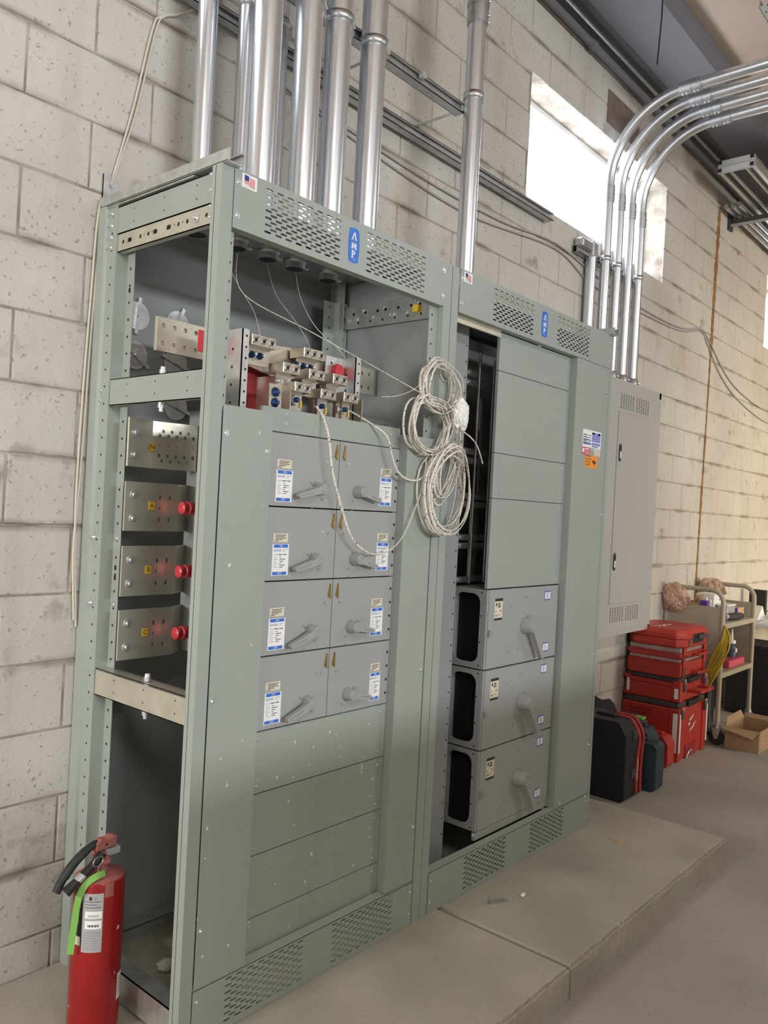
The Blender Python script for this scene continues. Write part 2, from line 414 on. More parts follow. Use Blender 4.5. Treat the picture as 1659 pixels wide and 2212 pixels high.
# control joint with rusty sealant
b = MB(); pts = []
rr = random.Random(3)
n = 90
L_, R_ = [], []
for i in range(n+1):
    zz = ZF+.75+(3.95-ZF-.75)*i/n; xx = 5.245+.085*(zz-.9)/2.9; wd = (.013 if zz < 2.75 else .028)*rr.uniform(.45, 1.5)
    L_.append((xx-wd, YW-.0045, zz)); R_.append((xx+wd*rr.uniform(.7, 1.1), YW-.0045, zz))
v = L_+R_; b.add(v, [(i, i+1, n+2+i, n+1+i) for i in range(n)], 'rust')
b.add([(p[0], YW+.004, p[2]) for p in v], [(n+1+i, n+2+i, i+1, i) for i in range(n)], 'rust')
b.add(L_+[(p[0], YW+.004, p[2]) for p in L_], [(i, n+1+i, n+2+i, i+1) for i in range(n)], 'rust')
b.build('control_joint', wall, local=True, label='rust stained vertical sealant joint in the block wall')
# windows (frame and pane in the depth of the opening)
for i, (a, c) in enumerate(WINS[:2]):
    b = MB(); y = YW+.17
    for (x0, x1, z0, z1) in ((a, c, WZ0, WZ0+.03), (a, c, WZ1-.03, WZ1), (a, a+.03, WZ0, WZ1), (c-.03, c, WZ0, WZ1)): b.box(x0, x1, y-.012, y+.012, z0, z1, 'white')
    wo = struct(b.build('window_%d' % (i+1)))
    MB().box(a+.02, c-.02, y-.002, y+.002, WZ0+.02, WZ1-.02, 'glass').build('pane', wo)
# ceiling: deck, dropped edge beam along the wall
b = MB(); b.box(-8, 12, -10, .10, ZC+.10, ZC+.25, 'gypsum'); struct(b.build('ceiling'))
b = MB(); b.prism([(.10, ZC+.2), (.10, ZC+.02), (.13, ZC-.01), (.44, ZC-.01), (.47, ZC+.02), (.605, ZC+.02), (.605, ZC+.2)], 'x', -8, 12, 'beam'); struct(b.build('trim_1'))
# rest of the room, behind and beside the camera: side walls, far wall with openings for the light, an added low wall shading the lower cabinets
mat('plain', (.55, .51, .45), .9, 0, .1, 2)
for nm, a_ in (('wall_left', (-8.2, -8, -10, .8, ZF-.1, 4.5)), ('wall_right', (12, 12.2, -10, .8, ZF-.1, 4.5))): struct(MB().box(*a_, 'plain').build(nm))
b = MB(); b.plate(-8.2, 12.2, ZF-.1, 4.5, -10.0, .2, 'plain', [[(-3.3, 2.65), (1.3, 2.65), (1.3, 3.25), (-3.3, 3.25)], [(6.3, ZF+.02), (9.3, ZF+.02), (9.3, 2.4), (6.3, 2.4)]]); struct(b.build('wall_front'))
struct(MB().box(-.45, 4.2, -2.5, -2.3, ZF, 1.24, 'plain').build('wall_partition'))
# equipment pad of two slabs
pad = thing('concrete_pad', 'low concrete housekeeping pad with a cut joint under the grey switchboards', 'concrete pad', (0, 0, ZF))
def slab(x0, x1, y0, y1, z0, z1):
    bm = bmesh.new(); bmesh.ops.create_cube(bm, size=1)
    for q in bm.verts: q.co = Vector(((x0+x1)/2+q.co.x*(x1-x0), (y0+y1)/2+q.co.y*(y1-y0), (z0+z1)/2+q.co.z*(z1-z0)))
    bmesh.ops.bevel(bm, geom=[e for e in bm.edges if e.verts[0].co.z > z1-1e-4 and e.verts[1].co.z > z1-1e-4], offset=.009, segments=2, affect='EDGES')
    for yy in (y0+.022, y0+.05): bmesh.ops.bisect_plane(bm, geom=bm.verts[:]+bm.edges[:]+bm.faces[:], plane_co=(0, yy, 0), plane_no=(0, 1, 0))
    for zz in (z1-.03, z1-.065): bmesh.ops.bisect_plane(bm, geom=bm.verts[:]+bm.edges[:]+bm.faces[:], plane_co=(0, 0, zz), plane_no=(0, 0, 1))
    nx = 170
    for i in range(1, nx): bmesh.ops.bisect_plane(bm, geom=bm.verts[:]+bm.edges[:]+bm.faces[:], plane_co=(x0+(x1-x0)*i/nx, 0, 0), plane_no=(1, 0, 0))
    for q in bm.verts:
        if q.co.y < y0+.015 and x0+.01 < q.co.x < x1-.01:
            n = noise.noise(Vector((q.co.x*7, 1, q.co.z*20)))*.004+noise.noise(Vector((q.co.x*45, 3, q.co.z*60)))*.004
            q.co.y += n
            if q.co.z > z1-.012: q.co.z -= abs(noise.noise(Vector((q.co.x*30, 8, 0))))*.007; q.co.y += abs(noise.noise(Vector((q.co.x*26, 5, 0))))*.007
    bm.verts.index_update(); m = MB(); m.add([q.co[:] for q in bm.verts], [[q.index for q in f.verts] for f in bm.faces], 'pad'); bm.free(); return m
slab(-.95, 1.114, -.526, YW-.002, ZF, 0).build('slab', pad); slab(1.124, 2.622, -.526, YW-.002, ZF, 0).build('slab', pad)

# ------------------------------------------------------------------ switchboard section one (open side, eight switches)
H = 2.286
W1, W2 = 1.0031, 2.289
s1 = thing('switchboard_section', 'grey switchboard cabinet with open side, exposed lugs and eight small switch doors', 'switchboard', (0, 0, 0))
s2 = thing('switchboard_section', 'grey switchboard cabinet with three big rotary switch doors and an open left bay', 'switchboard', (W1, 0, 0))
def hole_row(b, x, y, z0, z1, step, r, ax):
    z = z0
    while z < z1: disc(b, x, y, z, r, 'darkhole', ax, 8); z += step
# posts
def front_post(sec, x0, x1, fl, side, z0=0.0):
    b = MB(); t = .002
    b.prism([(x0, 0), (x1, 0), (x1, .024), (x1+.028 if fl > 0 else x1, .024), (x1+.028 if fl > 0 else x1, .026), (x1-t, .026), (x1-t, t), (x0+t, t), (x0+t, .024), (x0-(.045 if fl < 0 else 0), .024), (x0-(.045 if fl < 0 else 0), .026), (x0, .026)] if fl else [(x0, 0), (x1, 0), (x1, .04), (x0, .04)], 'z', z0, H, 'paint')
    if fl > 0: hole_row(b, x1+.018, .0235, 1.70, 2.1, .05, .004, 'y')
    if fl < 0: hole_row(b, x0-.03, .0235, 1.70, 2.1, .05, .004, 'y')
    if side: b.box(x0, x0+t, .024, .040, z0, H, 'paint')
    return b
front_post(s1, 0, .039, 1, True).build('post', s1, bevel=.0015)
front_post(s1, .959, 1.0015, -1, False).build('post', s1, bevel=.0015)
def rear_post(x, sgn=1):
    b = MB(); X = lambda q: x+sgn*q
    b.prism([(X(0), .602), (X(0), .556), (X(.010), .552), (X(.010), .505), (X(.05), .503), (X(.05), .465), (X(.052), .465), (X(.052), .506), (X(.012), .508), (X(.012), .554), (X(.002), .558), (X(.002), .602)], 'z', 0, H, 'paint')
    if sgn > 0:
        hole_row(b, x+.0095, .53, .12, 2.26, .0508, .0035, 'x'); hole_row(b, x+.0495, .485, .12, 2.26, .0508, .0042, 'x')
        for zz in (2.03, 1.2, 1.17): b.box(x+.0492, x+.0496, .480, .490, zz, zz+.014, 'darkhole')
    return b
rear_post(0).build('post', s1, bevel=.001); rear_post(1.0, -1).build('post', s1)
for z in (2.26, 2.225, 2.19, 2.16): screw(s1, .0095, .53, z, '-xm')
for z in (2.265, 2.225, 2.182, 2.155): screw(s1, .0005, .045, z, '-xs')
for z in (1.735, 1.705): screw(s1, .0095, .545, z, '-xs')
for z in (1.295, 1.098): screw(s1, .0095, .545, z, '-xl', 'bolt'); screw(s1, .0495, .485, z, '-xm', 'bolt')
# lifting channel on top of the side
def lift(sec, x0):
    b = MB()
    b.box(x0, x0+.003, -.028, .585, 2.287, 2.318, 'galv'); b.box(x0+.045, x0+.048, -.03, .585, 2.287, 2.318, 'galv'); b.box(x0, x0+.048, -.02, .585, 2.286, 2.289, 'galv')
    b.box(x0+.038, x0+.045, -.028, .585, 2.313, 2.316, 'galv'); return b.build('lifting_channel', sec)
lift(s1, 0.0); lift(s2, 2.235)
b = MB(); b.box(.012, .016, .57, .604, 2.32, 2.40, 'zinc'); b.box(.012, .060, .5985, .604, 2.30, 2.40, 'zinc'); b.build('wall_bracket', s1); screw(s1, .036, .598, 2.365, '-yl', 'bolt')
# side rails
def side_rail(sec, x, z0, z1, y0, y1, m='paint', holes=(), name='side_rail', top=True):
    b = MB(); b.plate(y0, y1, z0, z1, x, .0025, m, [circ(a, z, r) if not l else slot(a, z-r, l, 2*r) for a, z, r, l in holes], 'x')
    if top: b.box(x, x+.035, y0, y1, z1-.0025, z1, m)
    b.box(x, x+.02, y0, y1, z0, z0+.0025, m); return b.build(name, sec)
hp = lambda z0, z1, ys: [(y, z0+(z1-z0)*t, .003, 0) for y in ys for t in (.3, .75)]
side_rail(s1, .012, 2.196, 2.277, .034, .506, holes=hp(2.196, 2.277, (.12, .27, .42)))
perf = []
for y, l in ((.075, 0), (.16, 0), (.20, 0), (.235, .022), (.30, .022), (.345, 0), (.385, 0), (.43, .022), (.475, 0)): perf.append((y, 2.170, .0065, l))
for y in (.18, .218, .325, .365): perf.append((y, 2.172, .003, 0))
side_rail(s1, .014, 2.143, 2.195, .034, .503, 'galv_warm', perf, 'perforated_rail', False); screw(s1, .0135, .118, 2.17, '-xl', 'bolt')
side_rail(s1, .012, 1.688, 1.766, .034, .502, holes=hp(1.688, 1.766, (.12, .27, .41)))
side_rail(s1, .012, .830, .908, .030, .502, 'galv_warm', hp(.83, .908, (.1, .25, .4)))
for z, n in ((1.768, 1), (.910, 1)):
    b = MB(); b.cyl((.03, .26, z), (.03, .26, z+.012), .011, 'zinc', n=6).cyl((.03, .26, z+.012), (.03, .26, z+.02), .007, 'white', n=8); b.build('bolt', s1)
    b = MB(); b.cyl((.03, .26, z-.08), (.03, .26, z-.095), .011, 'zinc', n=6).cyl((.03, .26, z-.095), (.03, .26, z-.105), .007, 'zinc', n=8); b.build('bolt', s1)
b = MB(); b.plate(.04, .50, .0025, .06, .906, .001, 'galv', [slot(y, .035, .028, .010) for y in (.08, .16, .24, .32, .40)], 'z'); 
b2 = MB(); b2.add([(p[1], p[0], p[2]) for p in b.v], b.f, 'galv'); b2.build('rail_flange', s1)
# bottom channels
b = MB(); b.box(.0, .003, .04, .50, .02, .10, 'galv'); b.box(0, .05, .04, .50, .097, .10, 'galv'); b.build('base_channel', s1)
b = MB(); b.box(.05, .95, .555, .558, 0, .06, 'inner'); b.box(.05, .95, .53, .585, .058, .061, 'galv'); b.build('base_channel', s1)
# skins
b = MB(); b.box(.012, .99, .590, .593, 1.125, H-.005, 'inner'); b.build('rear_panel', s1)
b = MB(); b.box(.012, .99, .586, .589, .06, 1.12, 'inner'); b.build('rear_panel', s1)
b = MB(); b.box(.978, .981, .03, .5, 0.02, H-.01, 'inner'); b.build('divider_panel', s1)
b = MB(); b.box(.004, W1-.002, .125, .60, H-.006, H-.002, 'galv'); b.build('top_plate', s1)
b = MB(); b.plate(.06, .47, 2.10, 2.185, .962, .003, 'galv', [slot(y, 2.15, .012, .01) for y in (.1, .14, .2, .26, .3, .36, .42)]+[circ(y, 2.12, .005) for y in (.1, .16, .22, .28, .34, .40)], 'x'); b.build('perforated_rail', s1)
for y in (.08, .12, .17, .23, .25, .28, .33, .38, .41, .45):
    screw(s1, .9615, y, 2.165-(.03 if int(y*100) % 2 else 0), '-xl', 'bolt')
MB().box(.945, .962, .10, .125, 2.125, 2.15, 'yellow').build('yellow_tag', s1)
b = MB(); b.prism([(.88, .50), (.93, .50), (.93, .47), (.975, .47), (.975, .475), (.935, .475), (.935, .505), (.88, .505)], 'z', 0, 2.2, 'paint'); hole_row(b, .905, .4995, 1.7, 2.2, .04, .004, 'y'); hole_row(b, .955, .4695, 1.7, 2.2, .04, .004, 'y'); b.build('rear_channel', s1)
# header and base panels with slotted vents
def flag(b, x0, z1, y):
    w, h = .05, .036
    b.box(x0, x0+w, y-.0004, y, z1-h, z1, 'white')
    wav = lambda t: .0016*math.sin(t*6)
    N_ = 8
    for st in range(7):
        za = z1-.003-st*.0034
        for i in range(N_):
            t0, t1 = i/N_, (i+1)/N_
            if st < 4 and t0 < .42: continue
            a = x0+.007+t0*.036; c = x0+.007+t1*.036
            b.add([(a, y-.0007, za-.0019+wav(t0)-t0*.004), (c, y-.0007, za-.0019+wav(t1)-t1*.004), (c, y-.0007, za+wav(t1)-t1*.004), (a, y-.0007, za+wav(t0)-t0*.004)], [(0, 1, 2, 3)], 'flagred')
    b.add([(x0+.007, y-.0007, z1-.0165), (x0+.0225, y-.0007, z1-.0168), (x0+.0225, y-.0007, z1-.0035), (x0+.007, y-.0007, z1-.003)], [(0, 1, 2, 3)], 'flagblue')
    b.text('MADE IN USA', x0+w/2, z1-h+.0055, y-.0007, .0058, 'inkgrey')
def amp(b, xc, z0, z1, y, w=.046):
    h = z1-z0; P = []
    for i in range(9): t = i/8; P.append((xc-w*.43+w*.86*t, z1+.004*math.sin(PI*t)))
    for i in range(1, 9): t = i/8; P.append((xc+w*.43+.004*math.sin(PI*t), z1-h*t))
    for i in range(1, 9): t = i/8; P.append((xc+w*.43-w*.86*t, z0-.004*math.sin(PI*t)))
    for i in range(1, 8): t = i/8; P.append((xc-w*.43-.004*math.sin(PI*t), z0+h*t))
    b.prism(P, 'y', y-.0012, y, 'logoblue')
    Y = y-.0015; s = h/.098; zc = z1-.020*s
    Q = lambda pts: b.add([(xc+p[0]*s, Y, zc+p[1]*s) for p in pts], [list(range(len(pts)))], 'white')
    Q([(-.011, -.011), (-.006, -.011), (.0015, .011), (-.002, .011)]); Q([(.004, -.011), (.010, -.011), (.003, .011), (-.001, .011)])
    Q([(-.0125, -.0125), (-.003, -.0125), (-.003, -.0105), (-.0125, -.0105)]); Q([(.002, -.0125), (.0115, -.0125), (.0115, -.0105), (.002, -.0105)])
    zc -= .0275*s
    Q([(-.0105, -.0105), (-.006, -.0105), (-.006, .010), (-.0105, .010)]); Q([(.006, -.0105), (.0105, -.0105), (.0105, .010), (.006, .010)])
    Q([(-.0105, .010), (-.005, .010), (.002, -.0105), (-.002, -.0105)]); Q([(.005, .010), (.0105, .010), (.002, -.0105), (-.002, -.0105)])
    for sx in (-1, 1): Q([(sx*.0083-.0045, -.0125), (sx*.0083+.0045, -.0125), (sx*.0083+.0045, -.0100), (sx*.0083-.0045, -.0100)])
    zc -= .0275*s
    Q([(-.0085, -.0105), (-.0035, -.0105), (-.0035, .0105), (-.0085, .0105)]); Q([(-.0105, -.0125), (-.001, -.0125), (-.001, -.0100), (-.0105, -.0100)])
    for k in range(8):
        a, c = -PI/2+PI*k/8, -PI/2+PI*(k+1)/8
        Q([(-.003+.010*math.cos(a), .004+.0068*math.sin(a)), (-.003+.010*math.cos(c), .004+.0068*math.sin(c)), (-.003+.0055*math.cos(c), .004+.0035*math.sin(c)), (-.003+.0055*math.cos(a), .004+.0035*math.sin(a))])
    Q([(.0, -.0185), (.0015, -.0185), (.005, -.0135), (.0035, -.0135)])
def header(sec, x0, x1, va, vb, fx, lx):
    b = MB(); b.plate(x0, x1, 2.132, 2.287, -.003, .0025, 'paint', vent(va, 2.150)+vent(vb, 2.150)); b.box(x0, x1, -.0005, .028, 2.132, 2.1345, 'paint'); b.box(x0, x1, -.0005, .034, 2.284, 2.2865, 'paint')
    h = b.build('header_panel', sec)
    b = MB(); flag(b, fx, 2.281, -.0032); b.build('flag_sticker', h, label='small flag sticker')
    b = MB(); amp(b, lx, 2.163, 2.260, -.0032); b.build('logo_plate', h, label='blue logo plate lettered AMP')
    for x in (x0+.012, x1-.012):
        for z in (2.165, 2.252): screw(h, x, -.003, z, '-ym')
    return h
header(s1, .040, .958, .147, .555, .063, .495); header(s2, 1.046, 2.262, 1.264, 1.750, 1.068, 1.642)
def base(sec, x0, x1, va, vb, zt):
    b = MB(); b.plate(x0, x1, .001, zt, -.003, .0025, 'paint', vent(va, .020)+vent(vb, .020)); b.prism([(-.003, zt-.001), (.022, zt+.008), (.022, zt+.006), (-.003, zt-.003)], 'x', x0, x1, 'paint')
    h = b.build('base_panel', sec)
    for x in (x0+.012, x1-.012):
        for z in (.04, .115): screw(h, x, -.003, z, '-ys')
    return h
base(s1, .041, .951, .146, .557, .148); base(s2, 1.046, 2.262, 1.261, 1.740, .150)
# filler panels of section one
def filler(sec, x0, x1, z0, z1, m, wall_=True, scr=()):
    b = MB(); b.box(x0, x1, -.002, .0005, z0, z1, m)
    if wall_: b.box(x0, x0+.002, .0005, .040, z0, z1, m)
    else: b.box(x1-.002, x1, .0005, .029, z0, z1, m)
    p = b.build('filler_panel', sec, bevel=.001)
    for x, z in scr: screw(p, x, -.002, z, '-ym')
    return p
filler(s1, .043, .213, .147, 1.674, 'paint_speck', False, [(.055, 1.60), (.055, .90), (.055, .30)])
filler(s1, .803, .951, .152, 1.673, 'paint', True, [(.938, 1.62), (.938, 1.37), (.938, .88), (.938, .34)])
filler(s2, 1.944, 2.258, .152, 2.131, 'paint', True, [(1.962, 2.12), (2.245, 2.02), (2.25, 1.45), (2.25, .80), (2.245, .38), (1.99, .165), (2.23, .14)])
YD = .032
def dp(x, z): return deep(x, z, YD)
def panel(sec, x0, x1, z0, z1, m='paint', scr=True, name='blank_panel'):
    b = MB(); b.box(x0, x1, YD, YD+.014, z0+.001, z1-.001, m); p = b.build(name, sec, bevel=.0012)
    if scr:
        for x in (x0+.045, x1-.03):
            for z in (z0+.022, z1-.022): screw(p, x, YD, z, '-ys')
    return p
XL, XR, XM = .205, .8015, dp(.485, 1)[0]
tz = dp(0, 1.690)[1]; dz = [dp(0, q)[1] for q in (1.6225, 1.4155, 1.207, .9985, .791)]; bz = [dp(0, q)[1] for q in (.791, .618, .446, .271, .150)]
top = panel(s1, XL, XR, dz[0], tz, 'paint', False, 'trim_strip')
for q in ((.262, 1.676), (.262, 1.648), (.72, 1.665)): screw(top, *([dp(q[0], 0)[0], YD, dp(0, q[1])[1]]), '-ys')
MB().box(XL, XR, YD+.016, YD+.02, bz[4], dz[0], 'darkhole').build('backing', s1)  # dark sheet stands in for the shade in the door gaps
for i in range(4): panel(s1, XL, XR, bz[i+1]+.0005, bz[i]-.0005, 'paint_speck')
# eight switch doors
def rating_label(b, x0, x1, z0, z1, y):
    b.box(x0, x1, y-.0004, y, z0, z1, 'white'); Y = y-.0008; w = x1-x0; h = z1-z0
    rc = lambda a, c, e, g, m: b.add([(x0+a*w, Y, z0+e*h), (x0+c*w, Y, z0+e*h), (x0+c*w, Y, z0+g*h), (x0+a*w, Y, z0+g*h)], [(0, 1, 2, 3)], m)
    rc(.08, .93, .88, .985, 'blue'); rc(.05, .90, .02, .12, 'blue')
    b.text('ON', x0+.5*w, z0+.932*h, Y-.0004, .0085, 'white'); b.text('OFF', x0+.47*w, z0+.07*h, Y-.0004, .0085, 'white')
    b.text('EATON', x0+.30*w, z0+.79*h, Y, .0098, 'inkblue', sx=.85); rc(.62, .9, .81, .825, 'inkgrey'); rc(.62, .78, .76, .775, 'inkgrey')
    rc(.1, .32, .655, .67, 'inkgrey'); rc(.36, .60, .65, .675, 'ink'); rc(.66, .88, .65, .675, 'ink')
    for k in range(6):
        zz = .57-k*.062; rc(.1, .25+.1*(k % 2), zz, zz+.014, 'inkgrey'); rc(.45, .55+.12*((k*2) % 3), zz-.002, zz+.018, 'ink')
def warn_label(b, x0, x1, z0, z1, y):
    b.box(x0, x1, y-.0004, y, z0, z1, 'cream'); w = x1-x0; h = z1-z0
    for k in range(4):
        zz = z0+h*(.78-.17*k); e = (.88, .8, .86, .6)[k]
        b.add([(x0+.12*w, y-.0008, zz), (x0+e*w, y-.0008, zz), (x0+e*w, y-.0008, zz+h*.07), (x0+.12*w, y-.0008, zz+h*.07)], [(0, 1, 2, 3)], 'ink')
    b.add([(x0+.05*w, y-.0008, z0+.1*h), (x0+.35*w, y-.0008, z0+.1*h), (x0+.35*w, y-.0008, z0+.17*h), (x0+.05*w, y-.0008, z0+.17*h)], [(0, 1, 2, 3)], 'ink')
def handle(x, z, sgn, L_=.10, drop=-.022, y=YD):
    b = MB()
    b.lathe((x, y, z), [(.0205, 0), (.021, .002), (.0195, .008), (.0165, .032), (.0145, .034)], 'door', 20, '-y')
    b.lathe((x, y-.034, z), [(.0095, 0), (.0095, .002), (.008, .002), (.008, .0005)], 'door', 16, '-y')
    d = Vector((sgn*L_, 0, drop)); dn = d.normalized(); nn = Vector((-dn.z, 0, dn.x))
    a = Vector((x, 0, z)); st = a+dn*.008; en = a+d
    P = [st+nn*.0115, st-nn*.0115, a+d*.5-nn*.0095, en-nn*.0075, en+dn*.004, en+nn*.0075, a+d*.5+nn*.0095]
    b.prism([(p.x, p.z) for p in P], 'y', y-.033, y-.018, 'door')
    q0 = a+d*.42; q1 = a+d*.97
    b.prism([(p.x, p.z) for p in (q0+nn*.003, q0-nn*.003, q1-nn*.002, q1+nn*.002)], 'y', y-.0338, y-.033, 'inner')
    b.cyl((x+sgn*.018, y-.016, z+.012), (x+sgn*.033, y-.020, z+.022), .0022, 'inkgrey', n=6)
    return b
for r in range(4):
    for c in range(2):
        x0, x1 = (XL, XM-.001) if c == 0 else (XM+.001, XR); z1, z0 = dz[r]-.002, dz[r+1]+.002
        b = MB(); b.box(x0, x1, YD, YD+.014, z0, z1, 'door')
        if c == 1:
            for k in range(4): b.box(x1-.012, x1-.004, YD-.0003, YD, z0+.03+k*.045, z0+.038+k*.045, 'darkhole')
        d = b.build('switch_door', s1, bevel=.0012)
        sh = 0 if r < 2 else (.004, .010)[r-2]*(-1 if c else 1)*(.6 if c else 0)
        if c == 0: lx0, lx1, lz = dp(.2365, 0)[0], dp(.298, 0)[0], 0
        else: lx0, lx1, lz = dp(.675, 0)[0]-.012*(r == 2), dp(.7335, 0)[0]-.012*(r == 2)-.008*(r == 3), .006
        lt = z1-(.104 if c == 0 else .099); lb = lt-.0905
        b = MB(); rating_label(b, lx0, lx1, lb, lt, YD); b.build('rating_label', d, label='white and blue rating label reading ON EATON OFF')
        b = MB(); warn_label(b, lx0+.002, lx1-.006, lt+.005, lt+.030, YD); b.build('warning_label', d)
        hx = (.430 if c == 0 else .605); hz = z1-.151
        hb = handle(hx, hz, -1 if c == 0 else 1, .098 if c == 0 else .080, (-.024 if r < 2 else -.034) if c == 0 else (-.024 if r < 2 else -.016)); hb.build('handle', d, bevel=.001)
        # folded latch clip
        lx = x1-.016 if c == 0 else x0+.016; b = MB()
        b.prism([(lx-.005, z1-.048), (lx+.005, z1-.058), (lx+.003, z1-.012)], 'y', YD-.006, YD, 'brass'); b.build('latch', d)
        sx = x1-.072 if c == 0 else x0+.040; screw(d, sx-(.0 if c else -.02), YD, z1-.068, '-ys')
        for q in ((sx+(.03 if c == 0 else -.018)+.01, z1-.072), (hx-(.02 if c else -.022), hz-.03), (hx-.02, hz-.055)):
            MB().cyl((q[0], YD, q[1]), (q[0], YD-.002, q[1]), .0035, 'inner', n=8).build('rivet', d)
# ------------------------------------------------------------------ bus work seen in section one
def vee(name, pts, z0, z1, m, holes=()):
    b = MB(); n = len(pts); t = .006
    for i in range(n-1):
        (xa, ya), (xb, yb) = pts[i], pts[i+1]; Lg = math.hypot(xb-xa, yb-ya); ux, uy = (xb-xa)/Lg, (yb-ya)/Lg; nx, ny = -uy, ux
        hs = [h for h in holes if h[0] == i]
        q = MB(); q.plate(0, Lg, z0, z1, 0, t, m, [slot(h[1]*Lg-h[3]/2, z0+h[2]*(z1-z0)-h[4]/2, h[3], h[4]) for h in hs])
        b.add([(xa+p[0]*ux+p[1]*nx, ya+p[0]*uy+p[1]*ny, p[2]) for p in q.v], q.f, m)
    return b
nh = []
for zz, n_, w_ in ((.80, 5, .010), (.70, 5, .012), (.28, 5, .012), (.17, 5, .010)):
    for k in range(n_-(1 if w_ == .010 else 0)): nh.append((1, .16+k*.19+(.07 if w_ == .010 else 0), zz, w_*.8, w_))
for k in range(5): nh.append((1, .16+k*.19, .5, .004, .005))
nb = vee('n', [(.020, .40), (.115, .425), (.255, .395)], 1.510, 1.652, 'tin', nh); o = nb.build('bus_plate', s1, label='neutral bus plate marked N')
def chip(parent, x, y, z, t):
    b = MB(); b.box(x-.009, x+.009, y-.001, y, z-.0115, z+.0115, 'yellow'); b.text(t, x, z, y-.0014, .021, 'ink'); b.build('letter_tag', parent, label='yellow tag with black letter '+t)
chip(o, .112, .419, 1.573, 'N')
for z in (1.61, 1.545): screw(o, .045, .405, z, '-yl', 'bolt')
for t, z1, z0 in (('A', 1.466, 1.322), ('B', 1.278, 1.131), ('C', 1.091, .945)):
    hs = [(0, .66, .70, .011, .014), (0, .85, .70, .011, .014), (0, .65, .48, .009, .010), (0, .66, .24, .011, .014), (0, .85, .24, .011, .014), (0, .46, .71, .006, .006), (0, .46, .27, .005, .005)]
    bb = vee('p', [(.018, .40), (.198, .40), (.262, .44)], z0, z1, 'tin', hs); o = bb.build('bus_plate', s1, label='phase bus plate marked '+t)
    chip(o, .106, .398, z0+.076, t)
    for z in (z0+.037, z0+.106): screw(o, .046, .40, z, '-yl', 'bolt')
    b = MB(); x, y, z = .195, .352, z0+.073
    prof = [(.012, 0), (.019, .004), (.019, .014), (.012, .019), (.021, .025), (.021, .036), (.013, .042), (.019, .048), (.018, .060)]
    q = MB(); q.lathe((0, 0, 0), prof, 'redins', 12, '-x'); b.add([(x+p[0]*-1-.02, y+p[1], z+p[2]) for p in q.v], q.f, 'redins')
    b.cyl((x+.03, y, z), (x+.05, y, z), .006, 'zinc', n=8); b.build('standoff_insulator', s1)
# inner support channel beside the front post
b = MB(); b.box(.262, .290, .33, .335, .95, 1.70, 'inner'); b.box(.262, .265, .335, .45, .95, 1.70, 'inner'); hole_row(b, .275, .3295, .98, 1.68, .075, .005, 'y'); b.build('support_channel', s1)
# knockout blanks on the rear skin
for x, z, a in ((.142, 1.992, .08), (.292, 1.995, .35), (.142, 1.868, 2.2), (.293, 1.868, 1.9), (.302, 1.725, 1.9)):
    b = MB(); b.cyl((x, .589, z), (x, .585, z), .044, 'zinc', n=28); c, s_ = math.sin(a), math.cos(a)
    q = MB(); q.box(-.006, .006, -.010, -.004, -.058, .058, 'zinc'); q.cyl((0, -.010, 0), (0, -.018, 0), .006, 'zinc', n=8)
    b.add([(x+p[0]*s_+p[2]*c, .589+p[1], z-p[0]*c+p[2]*s_) for p in q.v], q.f, 'zinc'); b.build('knockout_cover', s1)
# horizontal bar with square holes
hs = []
for xa, n_ in ((.045, 4), (.885, 2)):
    for k in range(n_):
        for z in (1.862, 1.912): hs.append(slot(xa+k*.037, z-.006, .012, .012))
b = MB(); b.plate(.03, .955, 1.839, 1.935, .30, .012, 'galv_warm', hs); b.build('bus_bar', s1, bevel=.001)
# vertical perforated supports
for x0, zt in ((.162, 1.905), (.625, 1.905)):
    b = MB(); b.box(x0, x0+.024, .085, .088, 1.66, zt, 'galv'); b.box(x0, x0+.003, .085, .17 if x0 < .3 else .15, 1.66, zt, 'galv')
    hole_row(b, x0+.015, .0845, 1.70, 1.90, .031, .0035, 'y'); hole_row(b, x0-.0005, .125, 1.70, 1.90, .05, .004, 'x'); b.build('perforated_support', s1)
b = MB(); b.box(.555, .64, .15, .153, 1.67, 1.905, 'galv'); disc(b, .58, .1495, 1.885, .004, 'darkhole'); b.build('perforated_support', s1)
# red barriers
MB().box(.22, .42, .20, .205, 1.66, 1.842, 'redpanel').build('barrier_sheet', s1)
MB().box(.10, .16, .20, .205, 1.84, 1.90, 'redins').build('barrier_sheet', s1)
b = MB(); b.lathe((.60, .17, 1.86), [(.02, 0), (.024, .01), (.02, .02), (.024, .03), (.02, .04)], 'redins', 16, '-y'); b.build('standoff_insulator', s1)
for k in range(3): MB().box(.318+k*.007, .3225+k*.007, .09, .20, 1.66, 1.80, 'tin').build('laminated_bus', s1)
b = MB(); b.prism([(.20, 1.885), (.44, 1.905), (.44, 1.87), (.36, 1.80), (.20, 1.83)], 'y', .16, .165, 'alu'); b.build('bus_bar', s1)
b = MB(); b.lathe((.315, .16, 1.885), [(.014, 0), (.014, .004), (.009, .009)], 'zinc', 16, '-y'); b.build('bolt', s1)
b = MB(); b.box(.40, .58, .168, .173, 1.82, 1.89, 'alu'); b.build('bus_bar', s1)
b = MB(); b.plate(.70, .955, 1.69, 1.735, .18, .004, 'galv', [slot(.87+i*.014, 1.712, .009, .012) for i in range(3)]+[circ(.86, 1.70, .004)]); b.build('bus_bar', s1)
